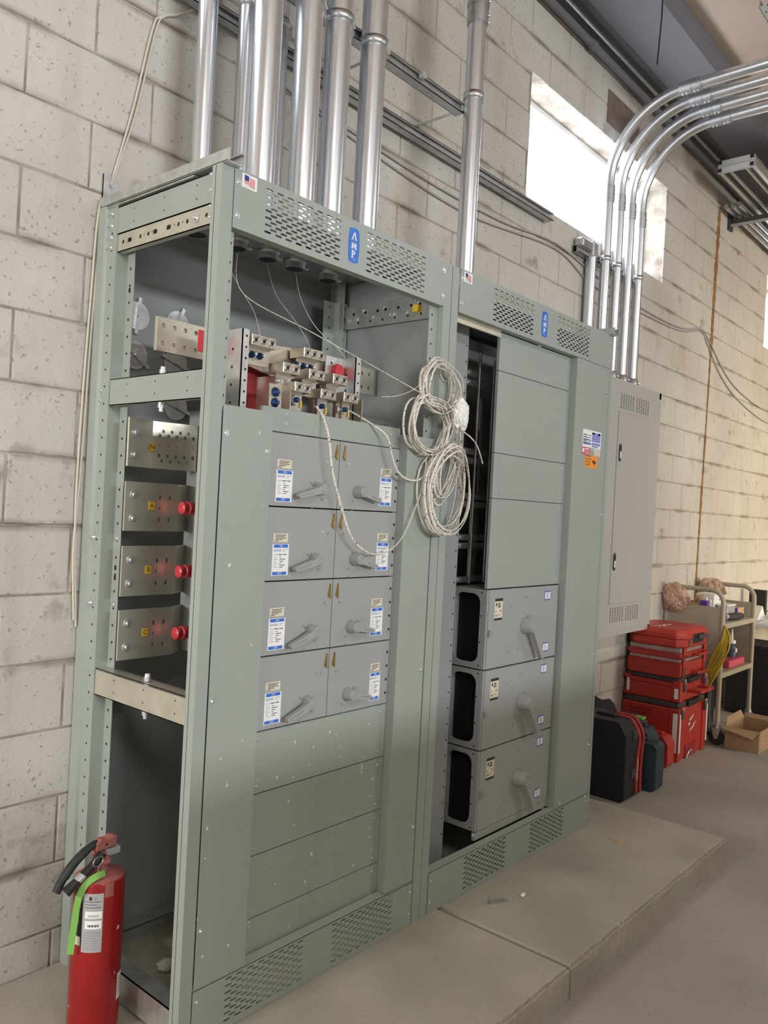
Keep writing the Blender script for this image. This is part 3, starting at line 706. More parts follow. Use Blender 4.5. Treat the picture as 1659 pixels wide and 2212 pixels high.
# mechanical lugs: (x0,x1,z0,z1 on measuring plane y=.06) carried to own depth
def lug(x0, x1, z0, z1, yf, n, dep, base_):
    k = (yf-CY)/(.06-CY); X = lambda x: CX+(x-CX)*k; Z = lambda z: CZ+(z-CZ)*k
    x0, x1, z0, z1 = X(x0), X(x1), Z(z0), Z(z1)
    b = MB(); b.box(x0, x1, yf, yf+dep, z0, z1, 'alu', .0015)
    for i in range(n):
        xc = x0+(x1-x0)*(i+.5)/n; zc = (z0+z1)/2; r = min((x1-x0)/n, z1-z0)*.36
        b.lathe((xc, yf, zc), [(r, 0), (r, .0012), (r*.8, .0012), (r*.8, -.001)], 'alu', 14, '-y'); disc(b, xc, yf-.0006, zc, r*.8, 'inkgrey', 'y', 14); disc(b, xc, yf-.001, zc, r*.5, 'darkhole', 'y', 12)
        q = MB(); q.box(-r*1.35, r*1.35, -.0018, -.0012, -.0008, .0008, 'ink'); c = math.cos(.8); s_ = math.sin(.8)
        b.add([(xc+p[0]*c-p[2]*s_, yf+p[1], zc+p[0]*s_+p[2]*c) for p in q.v], q.f, 'ink')
        if i: b.box(x0+(x1-x0)*i/n-.0005, x0+(x1-x0)*i/n+.0005, yf-.0004, yf, z0+.002, z1-.002, 'inkgrey')
    o = b.build('lug', s1)
    q = MB(); q.box(x0+.004, x1-.004, yf+dep*.5, yf+dep*.6, z0-.05, z0, 'alu'); q.build('lug_tang', o)
    if base_ == 'row':
        for i in range(n):
            xc = x0+(x1-x0)*(i+.5)/n-.02; q = MB(); q.lathe((xc, yf+dep*.45, z0-.022), [(.010, 0), (.010, .003), (.006, .008), (.006, .016)], 'bluescrew', 12, '-y'); q.lathe((xc, yf+dep*.45-.016, z0-.022), [(.0045, 0), (.0045, .004)], 'zinc', 6, '-y'); q.build('lug_screw', o)
    elif base_ == 'big':
        xc = (x0+x1)/2-.012; q = MB(); q.lathe((xc, yf+dep*.45, z0-.022), [(.017, 0), (.017, .002), (.011, .004), (.011, .012)], 'zinc', 16, '-y'); q.lathe((xc, yf+dep*.45-.012, z0-.022), [(.009, 0), (.008, .010), (.005, .016)], 'bluescrew', 6, '-y'); q.build('lug_screw', o)
        MB().box(x1-.012, x1-.007, yf+dep*.43, yf+dep*.45, z0-.04, z0-.02, 'yellow').build('tag', o)
    else:
        for i in range(n):
            xc = x0+(x1-x0)*(i+.5)/n-.012; q = MB(); q.lathe((xc, yf+dep*.45, z0-.022), [(.008, 0), (.007, .006), (.004, .010)], 'zinc', 8, '-y'); q.build('lug_screw', o)
lug(.175, .264, 1.860, 1.891, .09, 3, .062, 'row'); lug(.373, .460, 1.860, 1.890, .09, 3, .062, 'row')
lug(.296, .362, 1.802, 1.833, .060, 2, .066, 's'); lug(.399, .465, 1.801, 1.831, .060, 2, .066, 's'); lug(.501, .565, 1.802, 1.833, .060, 2, .066, 's')
lug(.345, .411, 1.755, 1.784, .033, 2, .070, 'big'); lug(.452, .518, 1.750, 1.779, .033, 2, .070, 'big'); lug(.552, .620, 1.753, 1.783, .033, 2, .070, 'big')
for z in (1.742, 1.712):
    b = MB(); b.lathe((.275, .065, z), [(.014, 0), (.014, .002), (.009, .005), (.006, .014)], 'bluescrew', 14, '-y'); b.build('lug_screw', s1)
MB().box(.252, .30, .066, .070, 1.685, 1.765, 'alu').build('lug_tang', s1)
for x in (.318, .43, .535, .625): MB().box(x, x+.004, .05, .09, 1.68, 1.765, 'alu').build('phase_divider', s1)

# ------------------------------------------------------------------ section two: posts, skins, panels, switch units, open bay
front_post(s2, 1.0045, 1.0445, 1, False).build('post', s2, bevel=.0015); front_post(s2, 2.264, 2.2895, -1, False).build('post', s2, bevel=.0015)
for x in (1.006, 2.25): MB().box(x, x+.035, .50, .60, 0, H, 'paint').build('post', s2)
MB().box(1.01, 2.285, .590, .594, .02, H-.006, 'inner').build('rear_panel', s2)
MB().box(2.284, 2.2875, .03, .50, .01, H-.01, 'paint').build('side_panel', s2)
MB().box(1.006, 2.288, .125, .60, H-.006, H-.002, 'galv').build('top_plate', s2)
MB().box(1.046, 1.36, .02, .03, 2.105, 2.135, 'galv_warm').build('top_rail', s2)
MB().box(1.046, 1.372, .004, .030, .150, .153, 'paint').build('sill', s2)
PX0, PX1 = dp(1.326, 1)[0], 1.943
pz = [dp(0, q)[1] for q in (2.128, 1.972, 1.660, 1.487, 1.141)]
pz[0] = 2.131
for i in range(4): panel(s2, PX0, PX1, pz[i+1], pz[i])
MB().box(PX0+.02, PX1, YD+.016, YD+.019, .2, 2.12, 'darkhole').build('backing', s2)  # dark sheet added so the panel gaps read as shade
uz = [dp(0, q)[1] for q in (1.140, .831, .5235, .213)]
for i in range(3):
    z1, z0 = uz[i]-.003, uz[i+1]+.003; xs = PX0+.002
    # body with oval wiring opening on the open side
    oy0, oy1, oz0, oz1, rr_ = YD+.030, .178, z0+.022, z1-.018, .035
    ov = []
    for cy_, cz_, a0 in ((oy1-rr_, oz1-rr_, 0), (oy0+rr_, oz1-rr_, PI/2), (oy0+rr_, oz0+rr_, PI), (oy1-rr_, oz0+rr_, 1.5*PI)):
        for k in range(5): t = a0+PI/2*k/4; ov.append((cy_+rr_*math.cos(t), cz_+rr_*math.sin(t)))
    b = MB(); b.plate(YD+.016, .197, z0, z1, xs, .003, 'door', [ov], 'x'); b.box(xs+.003, PX1-.02, .194, .197, z0, z1, 'door'); b.box(xs+.003, PX1-.02, YD+.016, .194, z1-.003, z1, 'door'); b.box(xs+.003, PX1-.02, YD+.016, .194, z0, z0+.003, 'door'); b.box(xs+.003, xs+.02, .19, .194, z0, z1, 'black')
    b.box(xs+.045, xs+.048, YD+.018, .192, z0+.004, z1-.004, 'black')
    for y in (YD+.025, .185):
        for z in (z0+.012, z1-.012, (z0*2+z1)/3, (z0+z1*2)/3): disc(b, xs-.0004, y, z, .0035, 'darkhole', 'x', 8)
    un_ = b.build('switch_housing', s2)
    b = MB(); b.box(xs+.012, PX1-.01, YD-.004, YD+.014, z0, z1, 'door'); d = b.build('switch_door', s2, bevel=.0015)
    MB().box(xs, xs+.011, YD, YD+.015, z0, z1, 'door').build('door_jamb', s2)
    xa, za = dp(1.375, 0)[0]+.004, z1-.035
    b = MB(); Y = YD-.004
    b.box(xa, xa+.056, Y-.0005, Y, za-.086, za, 'cream'); b.box(xa, xa+.056, Y-.001, Y-.0004, za-.011, za, 'ink'); b.box(xa, xa+.056, Y-.001, Y-.0004, za-.086, za-.077, 'ink')
    for k, (u0, u1, v0, v1) in enumerate(((.008, .016, .03, .018), (.022, .042, .022, .019), (.030, .034, .03, .018), (.022, .042, .031, .028), (.022, .042, .036, .033), (.006, .012, .05, .048), (.006, .012, .055, .053), (.040, .044, .055, .045), (.006, .02, .066, .064), (.006, .02, .070, .068), (.026, .04, .066, .064))): b.box(xa+u0, xa+u1, Y-.001, Y-.0004, za-v0, za-v1, 'ink')
    b.build('rating_label', d)
    for txt, zt, xo in (('ON', z1-.022, 0), ('OFF', z0+.065, .004 if i == 0 else 0)):
        b = MB(); x0 = dp(1.758, 0)[0]+xo; b.box(x0, x0+.047, Y-.0005, Y, zt-.038, zt, 'white'); b.box(x0, x0+.047, Y-.001, Y-.0004, zt-.004, zt, 'inkblue'); b.box(x0, x0+.047, Y-.001, Y-.0004, zt-.038, zt-.034, 'inkblue'); b.box(x0, x0+.003, Y-.001, Y-.0004, zt-.038, zt, 'inkblue')
        b.text(txt, x0+.025, zt-.019, Y-.0012, .026 if txt == 'ON' else .019, 'inkblue', PI/2, sx=.62); b.build('position_label', d, label='white label reading '+txt)
    # big rotary handle: hub and lever pointing down right
    hx, hz = 1.665, dp(0, .983)[1]-(uz[0]-uz[i]); b = MB()
    b.lathe((hx, Y, hz), [(.035, 0), (.036, .003), (.034, .010), (.026, .045), (.024, .047)], 'door', 26, '-y'); b.lathe((hx, Y-.047, hz), [(.017, 0), (.017, .003), (.0145, .003), (.0145, .0005)], 'door', 20, '-y')
    dd = Vector((.084, 0, -.134)); dn = dd.normalized(); nn = Vector((-dn.z, 0, dn.x)); a = Vector((hx, 0, hz)); st = a+dn*.015; en = a+dd*1.0
    b.prism([(p.x, p.z) for p in (st+nn*.014, st-nn*.014, en-nn*.011, en+dn*.004, en+nn*.011)], 'y', Y-.046, Y-.026, 'door')
    b.cyl((hx+.005, Y-.015, hz+.034), (hx+.012, Y-.018, hz+.046), .003, 'inkgrey', n=6); b.build('handle', d, bevel=.0015)
    b = MB(); b.prism([(xs+.012, hz+.002), (xs+.03, hz-.004), (xs+.034, hz-.02), (xs+.012, hz-.026)], 'y', Y-.008, Y, 'inner'); b.build('latch', d)
    for q in ((1.60, z1-.04), (1.62, z1-.04), (1.50, z1-.072), (1.50, z0+.055), (1.56, z0+.06)): MB().cyl((q[0]+.05, Y, q[1]), (q[0]+.05, Y-.002, q[1]), .004, 'inner', n=8).build('rivet', d)
panel(s2, PX0, PX1, .158, uz[3], 'paint', False, 'trim_strip'); screw(s2, PX0-.012, YD, .185, '-ym')
# bay interior
b = MB(); b.box(1.176, 1.262, .10, .103, .05, 2.13, 'inner'); b.box(1.176, 1.179, .10, .16, .05, 2.13, 'inner'); hole_row(b, 1.25, .0995, .2, 2.1, .06, .004, 'y'); b.build('support_channel', s2)
for za in (2.004, 1.966, 1.689, 1.652, 1.507, 1.474, 1.339, 1.305, 1.167):
    b = MB(); b.box(1.40, 1.95, .20, .206, za-.024, za, 'bracket'); b.box(1.385, 1.402, .196, .206, za-.024, za, 'bracket'); o = b.build('bus_bracket', s2)
    b = MB(); b.box(1.402, 1.424, .1955, .2, za-.02, za-.004, 'zinc'); b.build('bracket_plate', o); screw(o, 1.413, .1955, za-.012, '-yl', 'bolt')
for x in (1.478, 1.584): MB().cyl((x, .19, 1.14), (x, .19, 2.08), .006, 'galv', n=10).build('threaded_rod', s2)
for x, z0, z1, m in ((1.425, 1.50, 2.03, 'redpanel'), (1.60, 1.50, 1.90, 'bracket'), (1.425, 1.15, 1.45, 'tin'), (1.56, 1.15, 1.45, 'tin')): MB().box(x, x+.05, .25, .26, z0, z1, m).build('bus_bar' if m == 'tin' else 'barrier_sheet', s2)
MB().box(1.425, 1.47, .245, .25, 1.78, 1.91, 'white').build('barrier_label', s2); MB().box(1.556, 1.572, .24, .25, 1.775, 1.91, 'papers').build('barrier_label', s2)
MB().box(1.34, 2.25, .40, .404, .3, 2.2, 'bracket').build('barrier_sheet', s2)
b = MB(); b.lathe((1.55, .34, 2.255), [(.05, 0), (.05, .012), (.035, .02)], 'cream', 20); b.build('knockout_cover', s2)
b = MB(); b.box(1.27, 1.274, .2, .206, .05, 1.1, 'tin'); b.box(1.24, 1.26, .30, .31, .15, 1.1, 'tin'); b.build('bus_bar', s2)
# door stickers
b = MB(); x0, z1, Y = 2.025, 1.828, -.0024
b.box(x0, x0+.180, Y-.0005, Y, z1-.078, z1, 'white'); rc = lambda a, c, e, g, m: b.box(x0+a, x0+c, Y-.0011, Y-.0004, z1-g, z1-e, m)
rc(.088, .172, .008, .050, 'lilac'); rc(.088, .172, .054, .066, 'lilac'); rc(.09, .115, .008, .016, 'flagblue'); rc(.148, .17, .008, .018, 'flagblue')
for k, e in enumerate((.022, .032, .042, .048, .056)): rc(.006, .04+.008*(k % 3), e, e+.004, 'ink'); rc(.05, .08, e+.001, e+.004, 'inkblue')
rc(.006, .08, .061, .066, 'inkblue'); rc(.09, .15, .069, .073, 'inkblue'); b.build('data_label', s2, label='white and blue data label')
b = MB(); b.box(x0, x0+.075, Y-.0005, Y, z1-.112, z1-.080, 'pinkred'); b.box(x0+.028, x0+.064, Y-.001, Y-.0004, z1-.089, z1-.084, 'white'); b.box(x0+.003, x0+.02, Y-.001, Y-.0004, z1-.103, z1-.085, 'white')
for k in range(3): b.box(x0+.03, x0+.07, Y-.001, Y-.0004, z1-.097-.005*k, z1-.0955-.005*k, 'cream')
b.build('danger_label', s2, label='red danger label')
b = MB(); b.box(x0+.084, x0+.118, Y-.0005, Y, z1-.094, z1-.080, 'greygreen'); b.box(x0+.120, x0+.178, Y-.0005, Y, z1-.112, z1-.080, 'cream')
for k in range(5): b.box(x0+.126, x0+.172, Y-.001, Y-.0004, z1-.088-.0055*k, z1-.0868-.0055*k, 'inkgrey')
b.build('small_label', s2)
b = MB(); x0, z1 = 2.054, 1.715; b.box(x0, x0+.128, Y-.0005, Y, z1-.056, z1, 'orange')
for u0, u1, v0, v1 in ((.006, .062, .002, .005), (.006, .062, .015, .018), (.010, .058, .026, .028), (.012, .055, .034, .036), (.014, .05, .042, .045)): b.box(x0+u0, x0+u1, Y-.001, Y-.0004, z1-v1, z1-v0, 'ink')
b.box(x0+.010, x0+.056, Y-.001, Y-.0004, z1-.012, z1-.008, 'tan')
b.prism([(x0+.075, z1-.022), (x0+.09, z1-.018), (x0+.098, z1-.026), (x0+.112, z1-.02), (x0+.108, z1-.034), (x0+.09, z1-.038), (x0+.08, z1-.03)], 'y', Y-.001, Y-.0004, 'ink'); b.prism([(x0+.092, z1-.034), (x0+.098, z1-.034), (x0+.096, z1-.046)], 'y', Y-.001, Y-.0004, 'ink')
b.build('warning_label', s2, label='orange warning label')

# ------------------------------------------------------------------ wall panelboard
PY = .45
pb = thing('panelboard', 'grey wall panelboard with narrow locked door beyond the switchboards', 'panelboard', (3.55, PY, .72))
px0, px1, pz0, pz1 = 3.10, 3.99, .722, 2.285
MB().box(px0, px1, PY+.006, YW-.001, pz0, pz1, 'panelb', .002).build('body', pb)
vs = lambda z, rows: [slot(x, z+r*.0118, .018 if True else 0, .0055) for r in range(rows) for x in [3.375+k*.034 for k in range(6)]+[3.60+k*.034 for k in range(6)]]
b = MB(); b.plate(px0+.004, px1-.03, pz0+.03, pz1-.04, PY, .003, 'panelb', vs(2.115, 8)+vs(.806, 8)); b.build('trim_cover', pb, bevel=.001)
b = MB(); b.box(px1-.03, px1, PY+.002, PY+.006, pz0, pz1, 'panelb'); b.box(px0, px1, PY+.002, PY+.006, pz1-.04, pz1, 'panelb'); b.box(px0, px1, PY+.002, PY+.006, pz0, pz0+.03, 'panelb'); b.build('frame', pb)
b = MB(); b.box(3.349, 3.832, PY-.0025, PY, .917, 2.091, 'inkgrey'); b.box(3.352, 3.829, PY-.004, PY-.0024, .920, 2.088, 'panelb'); d = b.build('door', pb)
for z in (2.11, .801): MB().box(3.365, 3.82, PY+.0032, PY+.0055, z, z+.105, 'darkhole').build('vent_backing', pb)  # dark sheets stand in for the shade behind the vent slots
for z in (1.80, 1.135):
    b = MB(); b.prism([(3.372, z), (3.385, z-.012), (3.40, z), (3.40, z+.085), (3.385, z+.097), (3.372, z+.085)], 'y', PY-.010, PY-.004, 'tooldark'); b.box(3.379, 3.393, PY-.012, PY-.010, z+.008, z+.048, 'white'); b.box(3.379, 3.393, PY-.0115, PY-.010, z+.058, z+.078, 'black'); b.build('latch_handle', d)
b = MB(); b.box(3.20, 3.212, PY-.004, PY, 1.86, 1.96, 'tooldark'); b.box(3.203, 3.209, PY-.006, PY-.004, 1.89, 1.93, 'white'); b.build('latch_handle', pb)
for x, z in ((3.86, 2.27), (3.975, 2.20), (3.975, 1.90), (3.975, 1.5), (3.975, 1.0), (3.975, .80), (3.5, .735), (3.96, .735), (3.45, .96), (3.50, .955)): screw(pb, x, PY+(.002 if x > 3.9 or z > 2.24 or z < .75 else -.004), z, '-ys')
# ------------------------------------------------------------------ conduits
def coupling(par, c, r, axis='z', L_=.10, pos=True):
    b = MB(); a = Vector((0, 0, 1)) if axis == 'z' else Vector((0, -1, 0)); c = Vector(c)
    for s_ in (-1, 1): b.cyl(c+a*s_*L_*.04, c+a*s_*L_*.5, r*1.17, 'conduit_dark', n=20)
    b.cyl(c-a*L_*.06, c+a*L_*.06, r*1.24, 'conduit_dark', n=20)
    o = b.build('coupling', par)
    side = Vector((0, -1, -.2)) if axis == 'z' else Vector((-.1, 0, -1))
    side = side.normalized() if axis != 'z' else Vector((.85, -.5, 0))
    for t in (-.36, -.18, .18, .36):
        q = MB(); p = c+a*L_*t; q.cyl(p+side*r*1.1, p+side*r*1.42, r*.12+.002, 'zinc', n=8); q.build('set_screw', o)
def strap(par, c, r, wide=.028):
    b = MB(); x, y, z = c
    for zz in (0,):
        b.lathe((x, y, z-wide/2), [(r*1.04, 0), (r*1.12, 0), (r*1.12, wide), (r*1.04, wide)], 'conduit', 22)
    b.box(x+r*.95, x+r*1.05+.022, y-.003, y+.003, z-wide*.8, z+wide*.8, 'conduit'); b.cyl((x+r+.012, y-.003, z), (x+r+.012, y-.016, z), .007, 'zinc', n=6)
    b.cyl((x+r+.012, y+.003, z), (x+r+.012, y+.03, z), .004, 'zinc', n=6); b.build('strap', par)
def bushing(par, x, y, r):
    z = H-.006; b = MB(); b.lathe((x, y, z-.030), [(r*1.0, 0), (r*1.22, 0), (r*1.22, .016), (r*1.35, .016), (r*1.35, .030)], 'conduit_dark', 22); b.cyl((x, y, z-.0302), (x, y, z-.029), r*.98, 'black', n=20); b.cyl((x+r*1.2, y-.01, z-.02), (x+r*1.7, y-.014, z-.02), .006, 'zinc', n=8); b.build('bushing', par)
TOP = 4.30
def riser(x, y, r, label, bush=True, group='large steel conduits rising from the open switchboard'):
    t = thing('conduit', label, 'conduit', (x, y, H), 0, group)
    b = MB(); b.cyl((x, y, H-.002), (x, y, TOP-.02), r, 'conduit', n=28); b.build('pipe', t)
    b = MB(); b.lathe((x, y, H-.001), [(r*1.3, 0), (r*1.3, .012), (r*1.02, .012)], 'conduit_dark', 20); b.build('locknut', t)
    if bush: bushing(t, x, y, r)
    return t
ordn = ['leftmost', 'second', 'third', 'fourth']
fr = []
for i, x in enumerate((.331, .500, .633, .807)):
    fr.append(riser(x, .25, .0445, '%s of the four thick steel conduits at the front of the open switchboard top' % ordn[i]))
    strap(fr[-1], (x, .25, 3.045+.0*i), .0445)
for i, x in enumerate((.244, .401, .536, .660, .827)):
    t = riser(x, .437, .0305, ['thin steel conduit left of all others above the open side', 'thin steel conduit just behind the leftmost thick conduit', 'thin strapped steel conduit showing between first and second thick conduits', 'thin steel conduit hidden behind the second thick conduit', 'thin steel conduit hidden behind the fourth thick conduit'][i], group='thin steel conduits along the wall')
    strap(t, (x, .437, 3.05), .0305); 
    if i == 1: coupling(t, (x, .437, 3.20), .0305)
t = riser(1.43, .26, .0375, 'lone steel conduit with a dark coupling standing between the two switchboards', False, 'single riser'); del t['group']
strap(t, (1.43, .26, 3.125), .0375); coupling(t, (1.43, .26, 3.50), .0375, L_=.16)
# four bent conduits into the panelboard
for i, x in enumerate((3.215, 3.37, 3.525, 3.68)):
    y0, r, zb, Rb = .525, .0305, 3.43, .45
    zh = zb+Rb
    t = thing('conduit', ['first bent steel conduit, topmost in the bend, leaving the panelboard', 'second bent steel conduit from the top of the bend', 'third bent steel conduit, carrying a blue mark', 'lowest and farthest of the four bent steel conduits'][i], 'conduit', (x, y0, pz1), 0, 'bent steel conduits above the panelboard')
    pts = [(x, y0, pz1-.001), (x, y0, 2.8), (x, y0, zb)]+[(x, y0-Rb+Rb*math.cos(a), zb+Rb*math.sin(a)) for a in [PI/2*k/16 for k in range(1, 17)]]+[(x, -1.2, zh), (x, -4.2, zh)]
    MB().tube(pts, r, 'conduit', 22).build('pipe', t)
    coupling(t, (x, y0, 3.37-.005*i), r); coupling(t, (x, .06-.004*i, zh), r, 'y', .12)
    strap(t, (x, y0, 2.985), r)
    b = MB(); b.lathe((x, y0, pz1-.001), [(r*1.25, 0), (r*1.25, .05), (r*1.05, .055)], 'conduit_dark', 18); b.cyl((x+r, y0-.02, pz1+.03), (x+r*1.6, y0-.03, pz1+.03), .007, 'zinc', n=8); b.build('connector', t)
    if i == 2: MB().lathe((0, 0, 0), [(r*1.012, 0), (r*1.012, .035)], 'blue', 22).build('blue_mark', t, local=True); t.children[-1].location = (0, -.55, zh-pz1); t.children[-1].rotation_euler = (PI/2, 0, 0)
# conduit with elbow body behind them
t = thing('conduit', 'dark shaded conduit with an elbow fitting at the window corner', 'conduit', (3.115, .565, pz1))
MB().cyl((3.115, .565, pz1-.001), (3.115, .565, 2.98), .0305, 'conduit', n=18).build('pipe', t)
b = MB(); b.box(3.08, 3.15, .535, .60, 2.97, 3.06, 'conduit_dark', .01); b.box(2.96, 3.08, .54, .60, 3.0, 3.055, 'conduit_dark', .012); b.build('elbow_body', t)
# strut channels and rods
def strut_x(name, x0, x1, y, z, label, m='galv', s_=.041):
    t = thing(name, label, 'strut channel', ((x0+x1)/2, y, z)); b = MB()
    b.box(x0, x1, y, y+s_, z-s_/2, z-s_/2+.0025, m); b.box(x0, x1, y, y+s_, z+s_/2-.0025, z+s_/2, m); b.box(x0, x1, y+s_-.0025, y+s_, z-s_/2, z+s_/2, m)
    b.box(x0, x1, y, y+.0025, z-s_/2, z-s_/2+.009, m); b.box(x0, x1, y, y+.0025, z+s_/2-.009, z+s_/2, m); b.build('channel', t)
    MB().box(x0, x1, y+.012, y+.014, z-s_/2+.003, z+s_/2-.003, 'galv').build('web', t)
    return t
f1 = strut_x('strut_channel', -.2, 1.42, .297, 3.085, 'front strut channel on rods behind the thick conduits', 'conduit_dark')
f2 = strut_x('strut_channel', -.6, 2.62, .545, 3.055, 'long strut channel on the block wall below the window', 'conduit_dark')
strut_x('strut_channel', 2.95, 3.80, .560, 2.985, 'short strut channel behind the bent conduits over the panelboard', 'conduit_dark')
for x in (.92, 1.425):
    b = MB(); b.cyl((x, .32, 3.085), (x, .56, 3.085), .0055, 'zinc', n=8); b.cyl((x, .53, 3.085), (x, .545, 3.085), .013, 'zinc', n=6); b.cyl((x, .30, 3.085), (x, .28, 3.085), .013, 'zinc', n=6); b.build('threaded_rod', f1)
b = MB(); b.cyl((1.13, .297, 3.09), (1.13, .275, 3.09), .014, 'zinc', n=6); b.build('bolt', f1)
# pipe along the top of the wall
t = thing('ceiling_pipe', 'painted pipe running along the top of the block wall', 'pipe', (3, .565, 4.175))
MB().cyl((-8, .565, 4.175), (12, .565, 4.175), .022, 'beam', n=14).build('pipe', t)
for x in (3.0, 4.1, 5.6): MB().cyl((x-.03, .565, 4.175), (x+.03, .565, 4.175), .028, 'beam', n=14).build('pipe_joint', t)
t = thing('ceiling_pipe', 'thin grey conduit beside the painted pipe under the ceiling edge', 'pipe', (4, .52, 4.20)); MB().cyl((-8, .515, 4.212), (12, .515, 4.212), .012, 'conduit_dark', n=12).build('pipe', t)
# hanging rod from the ceiling
b = MB(); b.tube([(2.86, .10, 4.24), (2.862, .10, 4.1), (2.835, .10, 3.84)], .004, 'black', 6); tag(b.build('hanging_wire'), 'short dark wire hanging from the ceiling beside the wall', 'wire')
# strip light near the wall, farther right
t = thing('strip_light', 'long metal strip light fixture hung near the wall top at right', 'light fixture', (5.3, .27, 4.0))
b = MB(); b.box(4.69, 7.2, .15, .175, 3.98, 4.04, 'galv'); b.box(4.69, 7.2, .375, .40, 3.98, 4.04, 'galv'); b.build('side_rail', t)
MB().box(4.69, 7.2, .15, .40, 4.04, 4.055, 'beam').build('reflector', t)
b = MB(); b.plate(.15, .40, 3.97, 4.055, 4.66, .03, 'panelb', [], 'x'); b.box(4.655, 4.661, .16, .39, 4.008, 4.014, 'inkgrey'); b.build('end_cap', t)
for y in (.165, .385):
    for z in (3.985, 4.04): MB().box(4.652, 4.66, y-.012, y+.012, z-.012, z+.012, 'black').build('corner_clip', t)
for y in (.22, .33): MB().cyl((4.72, y, 3.995), (7.2, y, 3.995), .013, 'galv', n=12).build('tube', t)
t = thing('strut_bracket', 'dark strut bracket arm sticking out from the wall top at right', 'bracket', (5.6, .6, 3.95))
b = MB(); b.box(5.56, 5.60, -.2, .60, 3.90, 3.945, 'tooldark'); b.build('arm', t); MB().box(5.55, 5.56, -.2, .60, 3.885, 3.905, 'panelb').build('flange', t); MB().box(5.53, 5.61, .585, .604, 3.86, 4.02, 'tooldark').build('wall_plate', t)
for i, (y, z) in enumerate(((.545, 3.966), (.495, 3.966), (.445, 3.966))):
    o = MB().cyl((5.3, y, z), (11, y, z), .020, 'conduit', n=12).build('conduit'); tag(o, ['far conduit on the bracket nearest the wall', 'middle conduit on the far wall bracket', 'outermost conduit on the far wall bracket'][i], 'conduit', 'far conduits on the wall bracket')
b = MB(); b.plate(2.9, 3.55, -.42, -.38, 4.00, .003, 'panelb', [slot(2.95+k*.05, -.407, .02, .014) for k in range(11)], 'z'); b.box(2.9, 3.55, -.42, -.4175, 4.0, 4.04, 'panelb'); b.box(2.9, 3.55, -.3825, -.38, 4.0, 4.04, 'panelb'); tag(b.build('ceiling_strut'), 'pale perforated strut hung at the top right corner of the ceiling', 'strut channel')
# steel plate patch by ceiling
b = MB(); b.box(3.30, 3.75, YW-.008, YW+.001, 3.86, 4.06, 'steelpatch'); b.build('steel_patch', wall, local=True)
# cables on the wall
def cable(name, pts, r, m, label, cat='cable', group=None, n=8):
    return tag(MB().tube(smooth(pts, 8), r, m, n).build(name), label, cat, group)
yw = YW-.009
cable('cable', [(.52, yw, 3.30), (.40, yw, 3.13), (.25, yw-.003, 3.00), (.178, yw-.004, 2.955), (.150, yw, 2.90), (.095, yw, 2.62), (.030, yw, 2.36), (.000, yw, 2.28), (-.012, yw, 2.0), (-.022, yw, 1.7), (-.026, yw, 1.4), (-.018, yw, 1.2), (-.006, yw, 1.02)], .0035, 'cable', 'thin cream cable stapled down the wall beside the open cabinet, outer strand')
cable('cable', [(.56, yw, 3.34), (.42, yw, 3.15), (.27, yw-.003, 3.015), (.190, yw-.004, 2.962), (.162, yw, 2.90), (.107, yw, 2.62), (.046, yw, 2.40), (.012, yw, 2.25), (-.002, yw, 2.0), (-.012, yw, 1.65), (-.018, yw, 1.45), (-.026, yw, 1.25), (-.014, yw, 1.04)], .0035, 'cable', 'thin cream cable stapled down the wall beside the open cabinet, inner strand')
cable('cable', [(.6, yw, 2.98), (1.2, yw, 2.90), (1.9, yw, 2.86), (2.75, yw, 2.93), (3.22, yw, 2.84), (3.96, yw, 2.83), (4.62, yw, 2.85), (5.06, yw, 2.93), (5.2, yw, 2.86), (5.55, yw, 2.66), (6.05, yw, 2.52), (6.92, yw, 2.43), (8, yw, 2.5)], .0048, 'cablegrey', 'grey cable sagging along the wall under the windows, lower strand')
cable('cable', [(.9, yw, 2.95), (1.6, yw, 2.91), (2.2, yw, 2.915), (2.75, yw, 2.96), (3.3, yw, 2.90), (3.96, yw, 2.86), (4.62, yw, 2.87), (5.06, yw, 2.945), (5.25, yw, 2.88), (5.7, yw, 2.68), (6.2, yw, 2.58), (6.90, yw, 2.54), (8, yw, 2.6)], .0048, 'cablegrey', 'grey cable sagging along the wall under the windows, upper strand')

# ------------------------------------------------------------------ pull tapes, strings, coil
def tape(pts, label, r=.0026, m='string', fl=.45, grp=None): return tag(MB().tube(smooth(pts, 7), r, m, 6, flat=fl).build('pull_tape'), label, 'pull tape', grp)
tape([(.401, .432, 2.235), (.41, .40, 2.10), (.55, .22, 1.985), (.70, .06, 1.88), (.812, -.035, 1.812)], 'white pull tape stretched from a bushing across the opening to the coil', .0032, 'tape')
tape([(.66, .43, 2.235), (.665, .40, 2.14), (.70, .36, 2.05), (.76, .30, 1.975), (.80, .28, 1.93)], 'white pull string dropping from the fourth bushing behind the lugs', .0025)
tape([(.536, .44, 2.235), (.55, .40, 2.13), (.59, .33, 2.03), (.62, .30, 1.96), (.63, .30, 1.90)], 'thin white string dropping from the third bushing to the lugs', .0016)
tape([(.30, .40, 2.235), (.345, .36, 2.12), (.39, .32, 2.03), (.415, .31, 1.95), (.42, .31, 1.90)], 'thin white string hanging behind the front post to the left lugs', .0016)
tape([(.425, .05, 1.72), (.425, .018, 1.685), (.428, -.008, 1.62), (.446, -.01, 1.53), (.492, -.012, 1.42), (.545, -.012, 1.33), (.62, -.015, 1.285), (.70, -.015, 1.285), (.775, -.018, 1.33), (.83, -.02, 1.42), (.862, -.03, 1.52), (.87, -.03, 1.60)], 'white printed pull tape looping down over the switch doors', .0042, 'tape')
